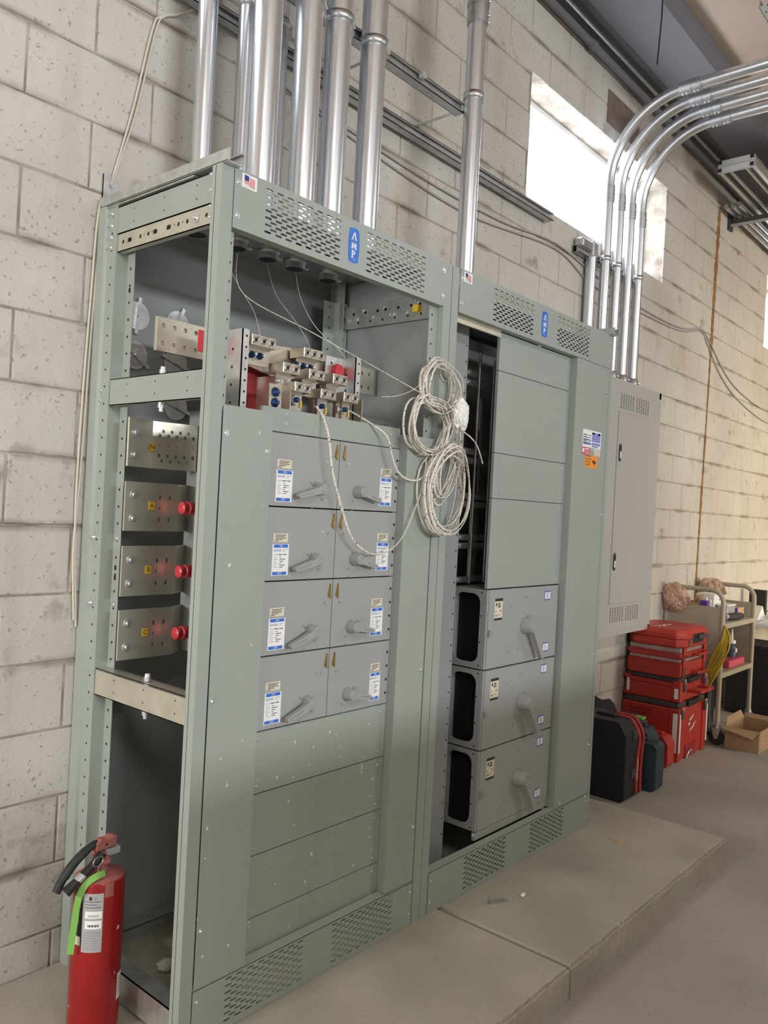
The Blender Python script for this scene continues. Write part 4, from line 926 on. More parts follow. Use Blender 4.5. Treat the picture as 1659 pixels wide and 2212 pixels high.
tape([(.60, .10, 1.74), (.65, .02, 1.690), (.69, -.008, 1.655), (.715, -.01, 1.60), (.745, -.012, 1.55), (.80, -.015, 1.525), (.86, -.025, 1.535), (.90, -.03, 1.60)], 'white pull tape curving over the upper right switch door', .0034, 'tape')
tape([(.775, .10, 1.80), (.80, .05, 1.805), (.82, -.01, 1.83), (.85, -.03, 1.885), (.90, -.032, 1.925)], 'pull tape bridging from behind the lugs to the top of the coil', .003, 'tape')
coil = thing('tape_coil', 'tangled coil of white printed pull tape hung on the cabinet post', 'tape coil', (.93, -.03, 1.36))
rc_ = random.Random(11)
for (cx, cz, ra, rb, n, tilt) in ((.912, 1.853, .098, .082, 9, 0), (.862, 1.712, .105, .098, 9, .2), (.968, 1.500, .112, .145, 13, -.08), (.985, 1.62, .055, .16, 6, -.25)):
    for k in range(n):
        b = MB(); a_, c_ = ra*rc_.uniform(.84, 1.06), rb*rc_.uniform(.84, 1.06); ox, oz = rc_.uniform(-.012, .012), rc_.uniform(-.016, .008); y0 = -.014-.0045*k; th = tilt+rc_.uniform(-.12, .12); P = []; ph = rc_.uniform(0, 6)
        for i in range(29):
            t = 2*PI*i/28; u, v = a_*math.cos(t), c_*math.sin(t)+.006*math.sin(3*t+ph)
            P.append((cx+ox+u*math.cos(th)-v*math.sin(th), y0-.008*math.sin(2*t+ph)-.006, cz+oz+u*math.sin(th)+v*math.cos(th)))
        b.tube(P, .0036, 'tape', 6, cap=False, flat=.5); b.build('tape_loop', coil)
b = MB(); b.tube(smooth([(1.005, -.03, 1.715), (1.07, -.035, 1.710), (1.15, -.035, 1.675), (1.205, -.03, 1.61)]), .0042, 'tape', 6, flat=.6); b.build('tape_end', coil)
def blob(b, c, rx, ry, rz, m, sd, amp_=.18, fr_=3.0, n=3, power=1.0):
    bm = bmesh.new(); bmesh.ops.create_icosphere(bm, subdivisions=n, radius=1)
    for q in bm.verts:
        d = 1+amp_*noise.noise(q.co*fr_+Vector((sd, sd*2, 0)))+amp_*.5*noise.noise(q.co*fr_*2.7+Vector((sd, 0, 5)))
        q.co = Vector((c[0]+q.co.x*rx*d, c[1]+q.co.y*ry*d, c[2]+q.co.z*rz*d))
    bm.verts.index_update(); b.add([q.co[:] for q in bm.verts], [[q.index for q in f.verts] for f in bm.faces], m, True); bm.free(); return b
def crumple(b, c, rx, ry, rz, m, sd):
    """thin bag: broad bulges with sharp inward folds"""
    bm = bmesh.new(); bmesh.ops.create_icosphere(bm, subdivisions=5, radius=1)
    for q in bm.verts:
        o = Vector((sd, sd*.7, 0)); d = 1+.22*noise.noise(q.co*1.3+o)-.46*(.25-min(.25, abs(noise.noise(q.co*1.9+o*2))))*2-.20*(.2-min(.2, abs(noise.noise(q.co*4.2+o))))*2
        q.co = Vector((c[0]+q.co.x*rx*d, c[1]+q.co.y*ry*d, c[2]+q.co.z*rz*d))
    bm.verts.index_update(); b.add([q.co[:] for q in bm.verts], [[q.index for q in f.verts] for f in bm.faces], m, True); bm.free(); return b
tag(crumple(MB(), (1.008, -.060, 1.762), .040, .024, .066, 'bagwhite', 4).build('plastic_pouch'), 'small white plastic pouch with red print tucked in the tape coil', 'pouch')
MB().tube(arc((.985, -.005, 1.905), .028, 0, 2*PI, 16, 'xz'), .002, 'string', 6).build('tie', coil)

# ------------------------------------------------------------------ fire extinguisher
ex = thing('fire_extinguisher', 'dusty red fire extinguisher with green tag standing beside the open cabinet', 'fire extinguisher', (-.092, .25, 0))
X, Y = -.092, .25
b = MB(); b.lathe((X, Y, 0), [(.056, 0), (.064, .008), (.0655, .02), (.0655, .405), (.0635, .411)], 'extred', 36); b.build('cylinder', ex)
b = MB(); b.lathe((X, Y, .411), [(.0635, 0), (.052, .007), (.034, .013), (.022, .017), (.020, .026), (.019, .036)], 'extdust', 30); b.build('shoulder', ex)
vd = Vector((CX-X, CY-Y, 0)).normalized()
def wrap(name, a0, a1, z0, z1, m, r=.0660, lines=()):
    """label wrapped on the cylinder; angles from the -y axis toward -x (degrees)"""
    b = MB()
    def pt(a, z, rr): t = math.radians(a); return (X-rr*math.sin(t), Y-rr*math.cos(t), z)
    n = 10
    b.add([pt(a0+(a1-a0)*i/n, z, r) for i in range(n+1) for z in (z0, z1)], [(2*i, 2*i+2, 2*i+3, 2*i+1) for i in range(n)], m)
    for (u0, u1, v0, v1, mm) in lines:
        b.add([pt(a0+(a1-a0)*(u0+(u1-u0)*i/6), z0+(z1-z0)*v, r+.0005) for i in range(7) for v in (v0, v1)], [(2*i, 2*i+2, 2*i+3, 2*i+1) for i in range(6)], mm)
    return b.build(name, ex)
ln = [(.15, .95, .58, .70, 'white'), (.15, .95, .40, .54, 'white')]
for k in range(12): ln.append((.28+k*.045, .30+k*.045+.012*(k % 3), .435, .475, 'ink')); ln.append((.28+k*.045, .30+k*.045+.01*(k % 2), .60, .645, 'inkgrey'))
for k in range(7): ln.append((.12, .9-.1*(k % 3), .33-.045*k, .342-.045*k, 'inkgrey'))
for k in range(3): ln.append((.1, .9-.2*(k % 2), .86-.05*k, .868-.05*k, 'ink'))
ln += [(.32, .45, .89, .95, 'ink'), (.55, .68, .89, .95, 'inkgrey')]
wrap('data_label', 66, 20, .235, .388, 'silverlabel', lines=ln)
wrap('front_label', 100, 66, .25, .395, 'black', lines=[(.1, .9, .0, .16, 'cream'), (.3, .7, .4, .7, 'green'), (.2, .8, .75, .85, 'orange')])
wrap('side_label', -62, -28, .085, .155, 'papers', lines=[(.1, .9, v, v+.05, 'inkgrey') for v in (.15, .3, .45, .6, .75)])
wrap('red_strap', 18, -2, .375, .411, 'extdust', r=.0664)
_mb = MB
class MB(_mb):
    def build(s, name, parent=None, *a, **k):
        s.v = [(p[0], p[1], .447+(p[2]-.455)*.76 if p[2] > .43 else p[2]) for p in s.v]; return super().build(name, parent, *a, **k)
b = MB(); b.prism([(-.030, .455), (.020, .455), (.030, .475), (.018, .497), (-.030, .470)], 'x', X-.011, X+.011, 'extdust')
q = MB(); q.v = [(p[0], p[1]+Y, p[2]) for p in b.v]; q.f, q.m, q.mats, q.sm = b.f, b.m, b.mats, b.sm; q.box(X-.017, X+.017, Y-.017, Y+.017, .445, .476, 'extdust', .004); q.build('valve', ex)
# carry handle and squeeze lever lean to the upper right of the view (mostly +x), hose and nozzle to the left
b = MB(); b.prism([(X-.022, .494), (X+.036, .502), (X+.040, .535), (X+.026, .538), (X+.010, .532), (X-.008, .535), (X-.022, .525)], 'y', Y-.013, Y+.013, 'extdust'); b.build('squeeze_lever', ex, bevel=.003)
b = MB(); b.box(X+.010, X+.052, Y-.012, Y+.012, .468, .494, 'silverlabel', .003); b.build('carry_handle', ex)
b = MB(); b.tube(smooth([(X+.012, Y-.002, .512), (X-.015, Y, .520), (X-.045, Y, .505), (X-.080, Y, .470), (X-.105, Y, .430), (X-.122, Y, .400)]), [.012]*10+[.013]*10+[.011]*6, 'rubber', 12); b.build('hose', ex)
b = MB(); b.tube([(X-.004, Y-.016, .488), (X-.035, Y-.022, .462), (X-.062, Y-.024, .440)], .0115, 'rubber', 12); b.build('nozzle', ex)
b = MB(); b.tube([(X-.062, Y-.024, .440), (X-.078, Y-.024, .426)], .0125, 'silverlabel', 12); b.tube([(X-.078, Y-.024, .426), (X-.108, Y-.022, .402)], [.0115, .014], 'rubber', 12); b.build('nozzle_tip', ex)
MB().tube([(X-.034+.0165*math.cos(t), Y-.045+.004*math.cos(t), .483+.0165*math.sin(t)) for t in [2*PI*i/24 for i in range(25)]], .0013, 'zinc', 6).build('pull_pin_ring', ex)
b = MB(); b.tube(smooth([(X-.015, Y-.02, .452), (X-.022, Y-.026, .438), (X-.02, Y-.03, .428)]), .0016, 'zinc', 6); b.build('pin_chain', ex)
MB = _mb
b = MB(); P = smooth([(X-.012, Y-.045, .432), (X-.036, Y-.045, .430), (X-.060, Y-.036, .414), (X-.074, Y-.026, .375), (X-.080, Y-.022, .31), (X-.086, Y-.02, .235)], 5); v = []
for i, p in enumerate(P):
    t_ = P[min(i+1, len(P)-1)]-P[max(i-1, 0)]; t_.normalize(); s_ = t_.cross(Vector((vd.x, vd.y, .25))).normalized()*.0085
    v += [p-s_, p+s_]
b.add(v, [(2*i, 2*i+2, 2*i+3, 2*i+1) for i in range(len(P)-1)], 'green'); o = b.build('green_tag', ex); md = o.modifiers.new('solid', 'SOLIDIFY'); md.thickness = .0012

# ------------------------------------------------------------------ debris on the pad
t = thing('metal_clip', 'small bent metal clip with a hole lying on the pad', 'clip', (1.315, -.125, 0))
b = MB(); b.plate(-.035, .035, -.013, .013, .001, .003, 'galv', [circ(.018, 0, .006)], 'z'); b.box(-.035, -.032, -.013, .013, .001, .025, 'galv'); o = b.build('plate', t, local=True); t.rotation_euler.z = -.5
tag(blob(MB(), (1.42, -.17, .007), .012, .008, .007, 'papers', 2, .3).build('concrete_chip'), 'tiny pale chip lying beside the metal clip', 'chip')
b = MB(); b.prism([(2.17, -.215), (2.19, -.225), (2.215, -.16), (2.20, -.15)], 'z', .0005, .004, 'tan'); tag(b.build('wood_splinter'), 'small reddish splinter lying on the far half of the pad', 'splinter')
for i, (x, y, s_) in enumerate(((.20, .34, .022), (.27, .22, .028))): tag(blob(MB(), (x, y, s_*.7), s_*1.3, s_, s_*.75, 'papers', i+5, .35).build('rubble'), ['pale rubble lump on the slab inside the open cabinet, rear one', 'larger pale rubble lump inside the open cabinet near the post'][i], 'rubble')
# ------------------------------------------------------------------ red tool box stack (near face x=3.95, front y=.2)
SX0, SX1, SY0, SY1 = 3.955, 4.455, .205, .598
def logo_bolt(b, x, y, z, s):
    for (a, c, e, g, h) in ((-.5, .1, .25, .55, .18), (-.35, -.05, -.35, .3, .12), (.05, -.25, .45, .05, .14)):
        b.prism([(x+a*s, z+c*s), (x+(a+.12)*s, z+(c+.16)*s), (x+e*s, z+g*s), (x+(e-.12)*s, z+(g-.16)*s)], 'y', y-.001, y, 'white')
    b.text('Milwaukee', x+.12*s, z-.1*s, y-.0014, .26*s, 'white', .5, sx=.8)
def clip(par, x, y, z, h=.07):
    b = MB(); b.box(x-.017, x+.017, y-.012, y, z-h*.55, z+.008, 'tooldark', .003)
    b.tube([(x-.014, y-.010, z-.012), (x-.014, y-.013, z+.022), (x+.014, y-.013, z+.022), (x+.014, y-.010, z-.012)], .0022, 'zinc', 6); b.build('latch', par)
GR = 'red tool boxes in the stack beside the cart'
t = thing('rolling_toolbox', 'tall red tool box with white edge strips at the bottom of the stack', 'tool box', ((SX0+SX1)/2, (SY0+SY1)/2, ZF), 0, GR)
b = MB(); b.box(SX0+.01, SX1-.01, SY0+.012, SY1-.005, ZF, .235, 'toolred', .012); b.box(SX0, SX0+.06, SY0, SY0+.07, ZF, .235, 'toolred', .008); b.box(SX1-.06, SX1, SY0, SY0+.07, ZF, .235, 'toolred', .008); b.box(SX0, SX0+.03, SY1-.06, SY1, ZF, .235, 'toolred', .008); b.build('body', t)
b = MB(); b.box(SX0+.01, SX1-.01, SY0+.015, SY1-.005, .235, .272, 'tooldark', .008); b.box(SX0+.15, SX1-.15, SY0-.006, SY0+.03, .235, .275, 'toolblack', .008); b.build('lid', t)
for x in (SX0-.002, SX1-.012): MB().box(x+.004, x+.024, SY0-.003, SY0, ZF+.06, .205, 'papers').build('edge_strip', t)
MB().box(SX0-.003, SX0, SY0+.012, SY0+.042, ZF+.06, .205, 'papers').build('edge_strip', t)
b = MB(); logo_bolt(b, 4.205, SY0+.010, .10, .13); b.build('logo', t, label='white lightning logo')
for x in (SX0+.035, SX1-.05): clip(t, x, SY0, .225, .10)
b = MB(); b.tube(smooth([(4.10, SY0-.004, ZF+.003), (4.125, SY0-.01, ZF+.045), (4.18, SY0-.01, ZF+.05), (4.20, SY0, ZF+.02)]), .005, 'zinc', 8); b.build('pull_loop', t)
MB().box(4.10, 4.28, SY0+.006, SY0+.013, ZF+.002, ZF+.085, 'redpanel').build('recess', t)
for k in range(3): MB().box(SX0-.004, SX0+.004, SY1-.20+.02*k, SY1-.03, .20-.026*k, .208-.026*k, 'toolred').build('rib', t)
t = thing('tool_box', 'medium red tool box with dark lid and front carry handle, second from the bottom', 'tool box', ((SX0+SX1)/2, .4, .2722), 0, GR)
b = MB(); b.box(SX0+.016, SX1-.012, SY0+.016, SY1-.008, .2725, .398, 'toolred', .010); b.box(SX0+.002, SX0+.05, SY0+.002, SY0+.06, .275, .412, 'toolred', .010); b.box(SX1-.045, SX1, SY0+.002, SY0+.06, .275, .412, 'toolred', .010); b.box(SX0+.002, SX0+.04, SY1-.05, SY1, .385, .412, 'toolred', .008); b.box(SX0+.002, SX0+.04, SY1-.05, SY1, .275, .30, 'toolred', .008); b.box(SX0+.004, SX0+.02, SY0+.05, SY1-.04, .375, .39, 'toolred', .004); b.build('body', t)
b = MB(); b.box(SX0+.02, SX1-.02, SY0+.02, SY1-.01, .398, .432, 'tooldark', .01); b.box(SX0+.14, SX1-.14, SY0+.0, SY0+.03, .39, .425, 'toolblack', .008); b.build('lid', t)
MB().box(SX0-.001, SX0+.002, SY0+.018, SY0+.043, .30, .365, 'papers').build('edge_strip', t); MB().cyl((SX0+.02, SY1-.03, .30), (SX0+.02, SY1-.03, .386), .012, 'papers', n=10).build('hand_bar', t); MB().box(SX1-.003, SX1, SY0+.0, SY0+.002, .29, .37, 'papers').build('edge_strip', t)
b = MB(); b.box(4.12, 4.36, SY0-.075, SY0-.050, .325, .350, 'toolred', .010); b.box(4.12, 4.15, SY0-.06, SY0+.02, .325, .345, 'toolred', .006); b.box(4.33, 4.36, SY0-.06, SY0+.02, .325, .345, 'toolred', .006); b.build('carry_handle', t)
for x in (SX0+.055, SX1-.075): clip(t, x, SY0+.004, .402, .10)
def organizer(z0, z1, z2, label, dx, lip):
    t = thing('parts_organizer', label, 'tool box', ((SX0+SX1)/2, .4, z0), 0, GR)
    a0, a1, c0, c1 = SX0+dx, SX1-.03, SY0+.012, SY1-.02
    b = MB(); b.prism([(c0+.02, z0), (c1-.02, z0), (c1, z0+.012), (c1, z1), (c0, z1), (c0, z0+.012)], 'x', a0, a1, 'toolred'); b.build('tray', t, bevel=.006)
    b = MB(); b.box(a0+.008, a1-.008, c0+.008, c1-.008, z1, z2, 'clear', .005); b.build('lid', t)
    b = MB(); b.box(4.16, 4.36, c0-.045, c0-.022, z0+.012, z0+.030, 'toolred', .008); b.box(4.16, 4.18, c0-.03, c0+.01, z0+.012, z0+.028, 'toolred', .004); b.box(4.34, 4.36, c0-.03, c0+.01, z0+.012, z0+.028, 'toolred', .004); b.build('carry_handle', t)
    for x in (a0+.045, a1-.05):
        b = MB(); b.box(x-.02, x+.02, c0-.010, c0, z0+.01, z2+.002, 'toolred', .004); b.box(x-.009, x+.009, c0-.013, c0-.009, z0+.012, z0+(z1-z0)*.7, 'tooldark', .002); b.build('latch', t)
    MB().box(a0-.002, a0+.001, c0+.04, c1-.04, z1-.014, z1-.008, 'redpanel').build('lip', t)
organizer(.4325, .530, .552, 'deep red parts organizer with smoky lid, third in the stack', .004, 1); organizer(.5525, .592, .6255, 'slim red parts organizer with smoky lid under the top case', .008, 1)
t = thing('tool_case', 'red tool case with white print lying on top of the stack', 'tool case', (4.2, .39, .626), 0, GR)
b = MB(); a0, a1, c0, c1, z0, z1 = 3.945, 4.42, .20, .585, .6265, .745
pr = [(a0+.05, c0), (a1-.05, c0), (a1, c0+.05), (a1, c1-.05), (a1-.05, c1), (a0+.05, c1), (a0, c1-.05), (a0, c0+.05)]
sc = lambda s_: [((p[0]-4.18)*s_+4.18, (p[1]-.3925)*s_+.3925) for p in pr]
lv = [(.97, z0), (1, z0+.012), (1, z0+.055)]; lw = [(1, z0+.057), (1, z1-.030), (.93, z1-.004), (.88, z1)]
def loft(b, lv, m):
    n = 8; v = []
    for s_, z in lv: v += [(*p, z) for p in sc(s_)]
    b.add(v, [(i*n+k, i*n+(k+1) % n, (i+1)*n+(k+1) % n, (i+1)*n+k) for i in range(len(lv)-1) for k in range(n)]+[list(range(n))[::-1], list(range((len(lv)-1)*n, len(lv)*n))], m); return b
loft(b, lv, 'toolred').build('base_shell', t, bevel=.004); loft(MB(), lw, 'toolred').build('lid_shell', t, bevel=.004)
b = MB(); b.box(4.10, 4.30, c0-.003, c0+.02, z0+.020, z0+.085, 'toolblack', .006); b.build('handle_recess', t); MB().box(4.18, 4.33, c0-.022, c0-.003, z0+.05, z0+.078, 'tooldark', .009).build('carry_handle', t)
for x in (4.02, 4.36):
    MB().box(x-.02, x+.02, c0-.006, c0+.01, z0+.008, z1-.025, 'toolred', .006).build('latch_guard', t); MB().box(x-.012, x+.012, c0-.010, c0-.005, z0+.015, z0+.062, 'tooldark', .003).build('latch', t)
b = MB()
for x_, y_, l_ in ((4.03, .40, .035), (4.075, .39, .012), (4.095, .395, .05), (4.15, .385, .045), (4.06, .375, .02)): b.prism([(x_, y_), (x_+l_, y_-.004), (x_+l_+.006, y_+.010), (x_+.006, y_+.014)], 'z', z1, z1+.0008, 'white')
b.build('printing', t, label='white printing')
MB().box(4.17, 4.33, c0+.035, c0+.10, z1-.006, z1+.004, 'toolred', .008).build('lid_step', t)

# ------------------------------------------------------------------ cases on the floor
def case(name, label, loc, w, d, h, rz, mb, chamfer, accent=None, grp='tool cases standing on the floor'):
    """upright clamshell case: width w (x), depth d (y), height h, rounded top corners in the y-z plane"""
    t = thing(name, label, 'tool case', loc, rz, grp); c = chamfer
    prof = [(-d/2+.02, 0), (d/2-.02, 0), (d/2, .02), (d/2, h-c), (d/2-c*.6, h-.006), (d/2-c, h), (-d/2+c, h), (-d/2+c*.6, h-.006), (-d/2, h-c), (-d/2, .02)]
    for k, (x0, x1) in enumerate(((-w/2, -.006), (.006, w/2))):
        b = MB(); b.prism(prof, 'x', x0, x1, mb); b.build('shell', t, local=True, bevel=.012)
    b = MB(); b.prism([(p[0]*.985, .004+p[1]*.985) for p in prof], 'x', -.008, .008, accent or mb); b.build('seam_band', t, local=True)
    b = MB(); b.box(-.022, .022, -.06, .06, h-.004, h+.016, mb, .008); b.build('carry_handle', t, local=True); return t
t = case('tool_case', 'big black tool case with red trim bands standing beside the switchboard', (3.072, .292, ZF), .225, .34, .435, 0, 'toolblack', .07, 'toolblack')
for x, w_ in ((.045, .014), (.098, .012)):
    b = MB(); h, d = .437, .34; zs = smooth([(-d/2-.002, .05), (-d/2-.003, .12), (-d/2-.0035, .25), (-d/2-.003, h-.08), (-d/2+.045, h-.008), (-d/2+.08, h+.001), (-.02, h+.001)], 5)
    zs = smooth([(x, -d/2-.002, .03), (x-.008, -d/2-.003, .12), (x-.004, -d/2-.0035, .24), (x+.012, -d/2-.003, .30), (x, -d/2-.002, h-.075), (x, -d/2+.04, h-.012), (x, -d/2+.08, h), (x, -.01, h)], 6)
    v = []
    for i, p in enumerate(zs): v += [(p.x-w_, p.y, p.z), (p.x+w_, p.y, p.z)]
    b.add(v, [(2*i, 2*i+2, 2*i+3, 2*i+1) for i in range(len(zs)-1)], 'toolred'); o = b.build('red_band', t, local=True); md = o.modifiers.new('s', 'SOLIDIFY'); md.thickness = .006; md.offset = 0
b = MB(); b.box(.036, .040, -.178, -.174, .10, .22, 'papers'); b.build('stripe', t, local=True)
for z in (.12, .33): MB().box(-.03, .02, -.178, -.165, z, z+.05, 'tooldark', .004).build('latch', t, local=True)
t = case('tool_case', 'dark blue-black tool case standing in front of the red stack', (3.328, .20, ZF), .125, .25, .275, .03, 'teal', .022)
t = case('tool_case', 'small rounded red case squeezed between dark case and red stack', (3.825, .31, ZF), .115, .22, .20, 0, 'toolred', .05)
t = case('tool_case', 'dull teal case with rounded top behind the big black case', (3.60, .33, ZF), .14, .22, .285, 0, 'teal', .06)
t = case('tool_case', 'grey case with a green clip behind the teal case', (3.72, .44, ZF), .12, .20, .30, 0, 'tooldark', .03)
b = MB(); b.box(-.06, .0, -.11, -.05, .300, .312, 'green'); b.build('green_clip', t, local=True)
t = thing('tool_bag', 'slumped black fabric bag on the floor against the wall', 'bag', (3.47, .525, ZF))
b = MB(); blob(b, (3.47, .525, ZF+.19), .24, .068, .235, 'fabric', 3, .22, 1.8); b.v = [(p[0], min(p[1], YW-.004), max(p[2], ZF)) for p in b.v]; b.build('bag_body', t)
b = MB(); b.tube(smooth([(3.26, .47, .20), (3.36, .455, .22), (3.48, .45, .19), (3.60, .46, .10)]), .016, 'fabric', 8, flat=.5); b.build('strap', t)
tag(MB().box(4.00, 4.06, .595, .604, .62, 1.05, 'toolblack', .003).box(3.998, 4.002, .596, .603, .97, 1.05, 'toolred').build('level_tool'), 'thin black and red tool leaning upright behind the panelboard edge', 'tool')

# ------------------------------------------------------------------ beige book cart
CXA, CXB, CYA, CYB = 4.625, 5.335, .185, .590
ct = thing('utility_cart', 'beige metal shelf cart with tall hoop ends on casters', 'cart', ((CXA+CXB)/2, .39, ZF))
for x in (CXA, CXB):
    r = .09; zt = .975; pts = [(x, CYA, .035), (x, CYA, zt-r)]+[(x, CYA+r-r*math.cos(a), zt-r+r*math.sin(a)) for a in [PI/2*k/8 for k in range(1, 9)]]+[(x, CYB-r, zt)]+[(x, CYB-r+r*math.sin(a), zt-r+r*math.cos(a)) for a in [PI/2*k/8 for k in range(1, 9)]]+[(x, CYB, .035)]
    MB().tube(pts, .0165, 'beige', 12).build('hoop_frame', ct)
    MB().box(x-.006, x+.006, CYA+.014, CYB-.014, .37, .855, 'beige').build('end_panel', ct)
for z in (.742, .395): b = MB(); b.box(CXA+.008, CXB-.008, CYA-.008, CYB+.004, z-.006, z, 'beige'); b.box(CXA+.008, CXB-.008, CYA-.010, CYA-.006, z-.036, z, 'beige'); b.build('shelf', ct)
MB().box(CXA+.01, CXB-.01, CYB-.004, CYB, .40, .80, 'beige').build('back_panel', ct)
for x in (CXA, CXB):
    for y in (CYA, CYB-.02):
        b = MB(); b.cyl((x, y, .036), (x, y, .012), .022, 'zinc', n=12); b.prism([(y-.03, .012), (y+.03, .012), (y+.012, ZF+.045), (y-.010, ZF+.045)], 'x', x-.022, x-.018, 'zinc'); b.prism([(y-.03, .012), (y+.03, .012), (y+.012, ZF+.045), (y-.010, ZF+.045)], 'x', x+.018, x+.022, 'zinc'); b.build('caster_fork', ct)
        b = MB(); b.lathe((x+.016, y, ZF+.0525), [(.046, 0), (.0525, .006), (.0525, .026), (.046, .032)], 'rubber', 20, '-x'); b.build('caster_wheel', ct)
# things on the cart
SH1, SH2 = .7425, .3955
def tagbox(name, x0, x1, y0, y1, z0, z1, m, label, cat, extra=None, bev=.002):
    t = thing(name, label, cat, ((x0+x1)/2, (y0+y1)/2, z0)); MB().box(x0, x1, y0, y1, z0, z1, m, bev).build('body', t)
    if extra:
        for nm, a in extra: MB().box(*a).build(nm, t)
    return t
tagbox('carton', 4.83, 5.02, .32, .45, SH1, .925, 'papers', 'white carton with a small ring print on the upper cart shelf', 'box', [('end_flap', (5.02, 5.035, .325, .445, SH1+.002, .92, 'greygreen')), ('ring_print', (4.95, 4.965, .319, .32, .875, .89, 'ink')), ('print', (4.85, 4.90, .319, .32, .80, .85, 'silverlabel'))])
tagbox('clear_tub', 4.87, 5.05, .235, .30, SH1, .845, 'silverlabel', 'grey translucent tub in front of the white carton', 'tub', [('lid', (4.865, 5.055, .23, .305, .845, .855, 'papers'))], .006)
tagbox('small_carton', 5.135, 5.28, .24, .36, SH1, .818, 'tan', 'brown carton with a purple end on the upper cart shelf', 'box', [('purple_end', (5.125, 5.135, .242, .358, SH1+.002, .816, 'purple'))])
t = thing('lens_tool', 'dark grey cylinder tool lying at the front of the upper cart shelf', 'tool', (4.98, .21, SH1)); b = MB(); b.cyl((4.88, .235, SH1+.027), (5.06, .205, SH1+.027), .026, 'tooldark', n=18); b.build('body', t); MB().cyl((5.06, .205, SH1+.027), (5.085, .20, SH1+.027), .022, 'black', n=18).build('cap', t); MB().cyl((4.84, .242, SH1+.03), (4.88, .235, SH1+.03), .02, 'silverlabel', n=14).build('collar', t)
tagbox('purple_pack', 4.72, 4.77, .33, .38, SH1, .885, 'purple', 'purple and white pack on the cart shelf seen over the end panel', 'pack', [('cap', (4.73, 4.76, .34, .37, .885, .905, 'papers'))])
tagbox('white_pack', 4.785, 4.82, .33, .37, SH1, .885, 'cream', 'narrow pale pack beside the purple pack on the cart', 'pack', [('dark_print', (4.79, 4.815, .328, .33, .84, .87, 'greygreen'))])
t = thing('open_carton', 'open brown carton with raised flaps at the back of the cart shelf', 'box', (4.80, .50, SH1)); b = MB(); b.box(4.70, 4.90, .43, .433, SH1, .86, 'tan'); b.box(4.70, 4.90, .567, .57, SH1, .86, 'tan'); b.box(4.70, 4.703, .43, .57, SH1, .86, 'tan'); b.box(4.897, 4.90, .43, .57, SH1, .86, 'tan'); b.box(4.70, 4.90, .43, .57, SH1, SH1+.003, 'tan'); b.build('body', t); b = MB(); b.prism([(.43, .86), (.39, .92), (.393, .92), (.433, .86)], 'x', 4.70, 4.90, 'cardboard'); b.build('flap', t)
t = thing('spray_bottle', 'dark blue bottle with white nozzle on the lower cart shelf', 'bottle', (5.12, .27, SH2)); b = MB(); b.lathe((5.12, .27, SH2), [(.034, 0), (.036, .01), (.036, .125), (.030, .145), (.016, .155)], 'navy', 20); b.build('body', t); b = MB(); b.lathe((5.12, .27, SH2+.155), [(.03, 0), (.032, .01), (.030, .022), (.012, .026), (.009, .075), (.006, .105)], 'white', 16); b.build('nozzle', t); MB().box(5.10, 5.14, .232, .236, SH2+.09, SH2+.12, 'papers').build('label_patch', t)
tagbox('red_tray', 4.88, 5.22, .20, .33, SH2, .450, 'pinkred', 'red tray at the front of the lower cart shelf', 'tray', None, .01)
tagbox('white_dish', 4.86, 5.03, .40, .53, SH2, .485, 'papers', 'white dish at the back of the lower cart shelf', 'dish', None, .012)
t = thing('tape_roll', 'dark roll resting behind the red tray on the cart', 'roll', (5.06, .38, SH2)); b = MB(); b.cyl((5.04, .37, SH2+.04), (5.09, .36, SH2+.04), .04, 'navy', n=22); b.build('roll', t); MB().cyl((5.036, .371, SH2+.04), (5.04, .37, SH2+.04), .02, 'tooldark', n=16).build('core', t)
for k in range(2): tagbox('fuse_box', 4.665, 4.745, .21, .29, SH2+.038*k, SH2+.037+.038*k, 'tan', ['lower small box with white label on the lower cart shelf', 'upper small box with white label on the lower cart shelf'][k], 'box', [('white_label', (4.672, 4.738, .2085, .21, SH2+.038*k+.008, SH2+.038*k+.03, 'white'))])
# yellow cord loops hanging over the near hoop
t = thing('extension_cord', 'coiled yellow extension cord hanging from the front post of the cart', 'cord', (4.60, .165, .36)); rc_ = random.Random(5)
for k in range(9):
    o1, o2 = rc_.uniform(-.02, .02), rc_.uniform(-.03, .03); xo = CXA-.024-.006*(k % 3)
    P = smooth([(CXA-.01+o1*.2, CYA-.018-.001*k, .735), (xo+.02, CYA-.038+o1, .66), (xo, CYA-.04+o1, .57), (xo-.01, CYA-.015+o2*.6, .48), (xo-.02, CYA+.03+o2, .39+o1), (xo-.02, CYA+.075+o2, .325+o2), (xo-.022, CYA+.105+o1, .315+o2), (xo-.02, CYA+.07, .41+o1), (xo-.012, CYA+.02+o1, .53), (xo+.0, CYA-.018, .65), (CXA-.01, CYA-.018-.001*k, .735)], 5)
    MB().tube(P, .0042, 'yellowcord', 6).build('cord_loop', t)
# plastic bags on the cart
for i, (c, r, lab) in enumerate((((4.605, .525, .895), (.055, .085, .098), 'crumpled tan plastic bag hanging on the near hoop of the cart'), ((5.30, .505, .935), (.065, .09, .078), 'crumpled tan plastic bag draped over the far hoop of the cart'))):
    t = thing('plastic_bag', lab, 'plastic bag', c, 0, 'tan plastic bags on the cart'); b = MB(); crumple(b, c, r[0]*1.15, r[1]*1.15, r[2]*1.15, 'bagtan', 20+i*7); b.v = [(p[0], min(p[1], YW-.003), p[2]) for p in b.v]; o = b.build('bag_body', t)
    b = MB(); s_ = c[0]
    b.add([(s_-.02, c[1]-.06, c[2]+.0), (s_-.03, c[1]-.115, c[2]+.02), (s_-.01, c[1]-.13, c[2]-.03), (s_+.02, c[1]-.07, c[2]-.06)], [(0, 1, 2, 3)], 'bagtan'); q = b.build('bag_ear', t); md = q.modifiers.new('s', 'SOLIDIFY'); md.thickness = .002
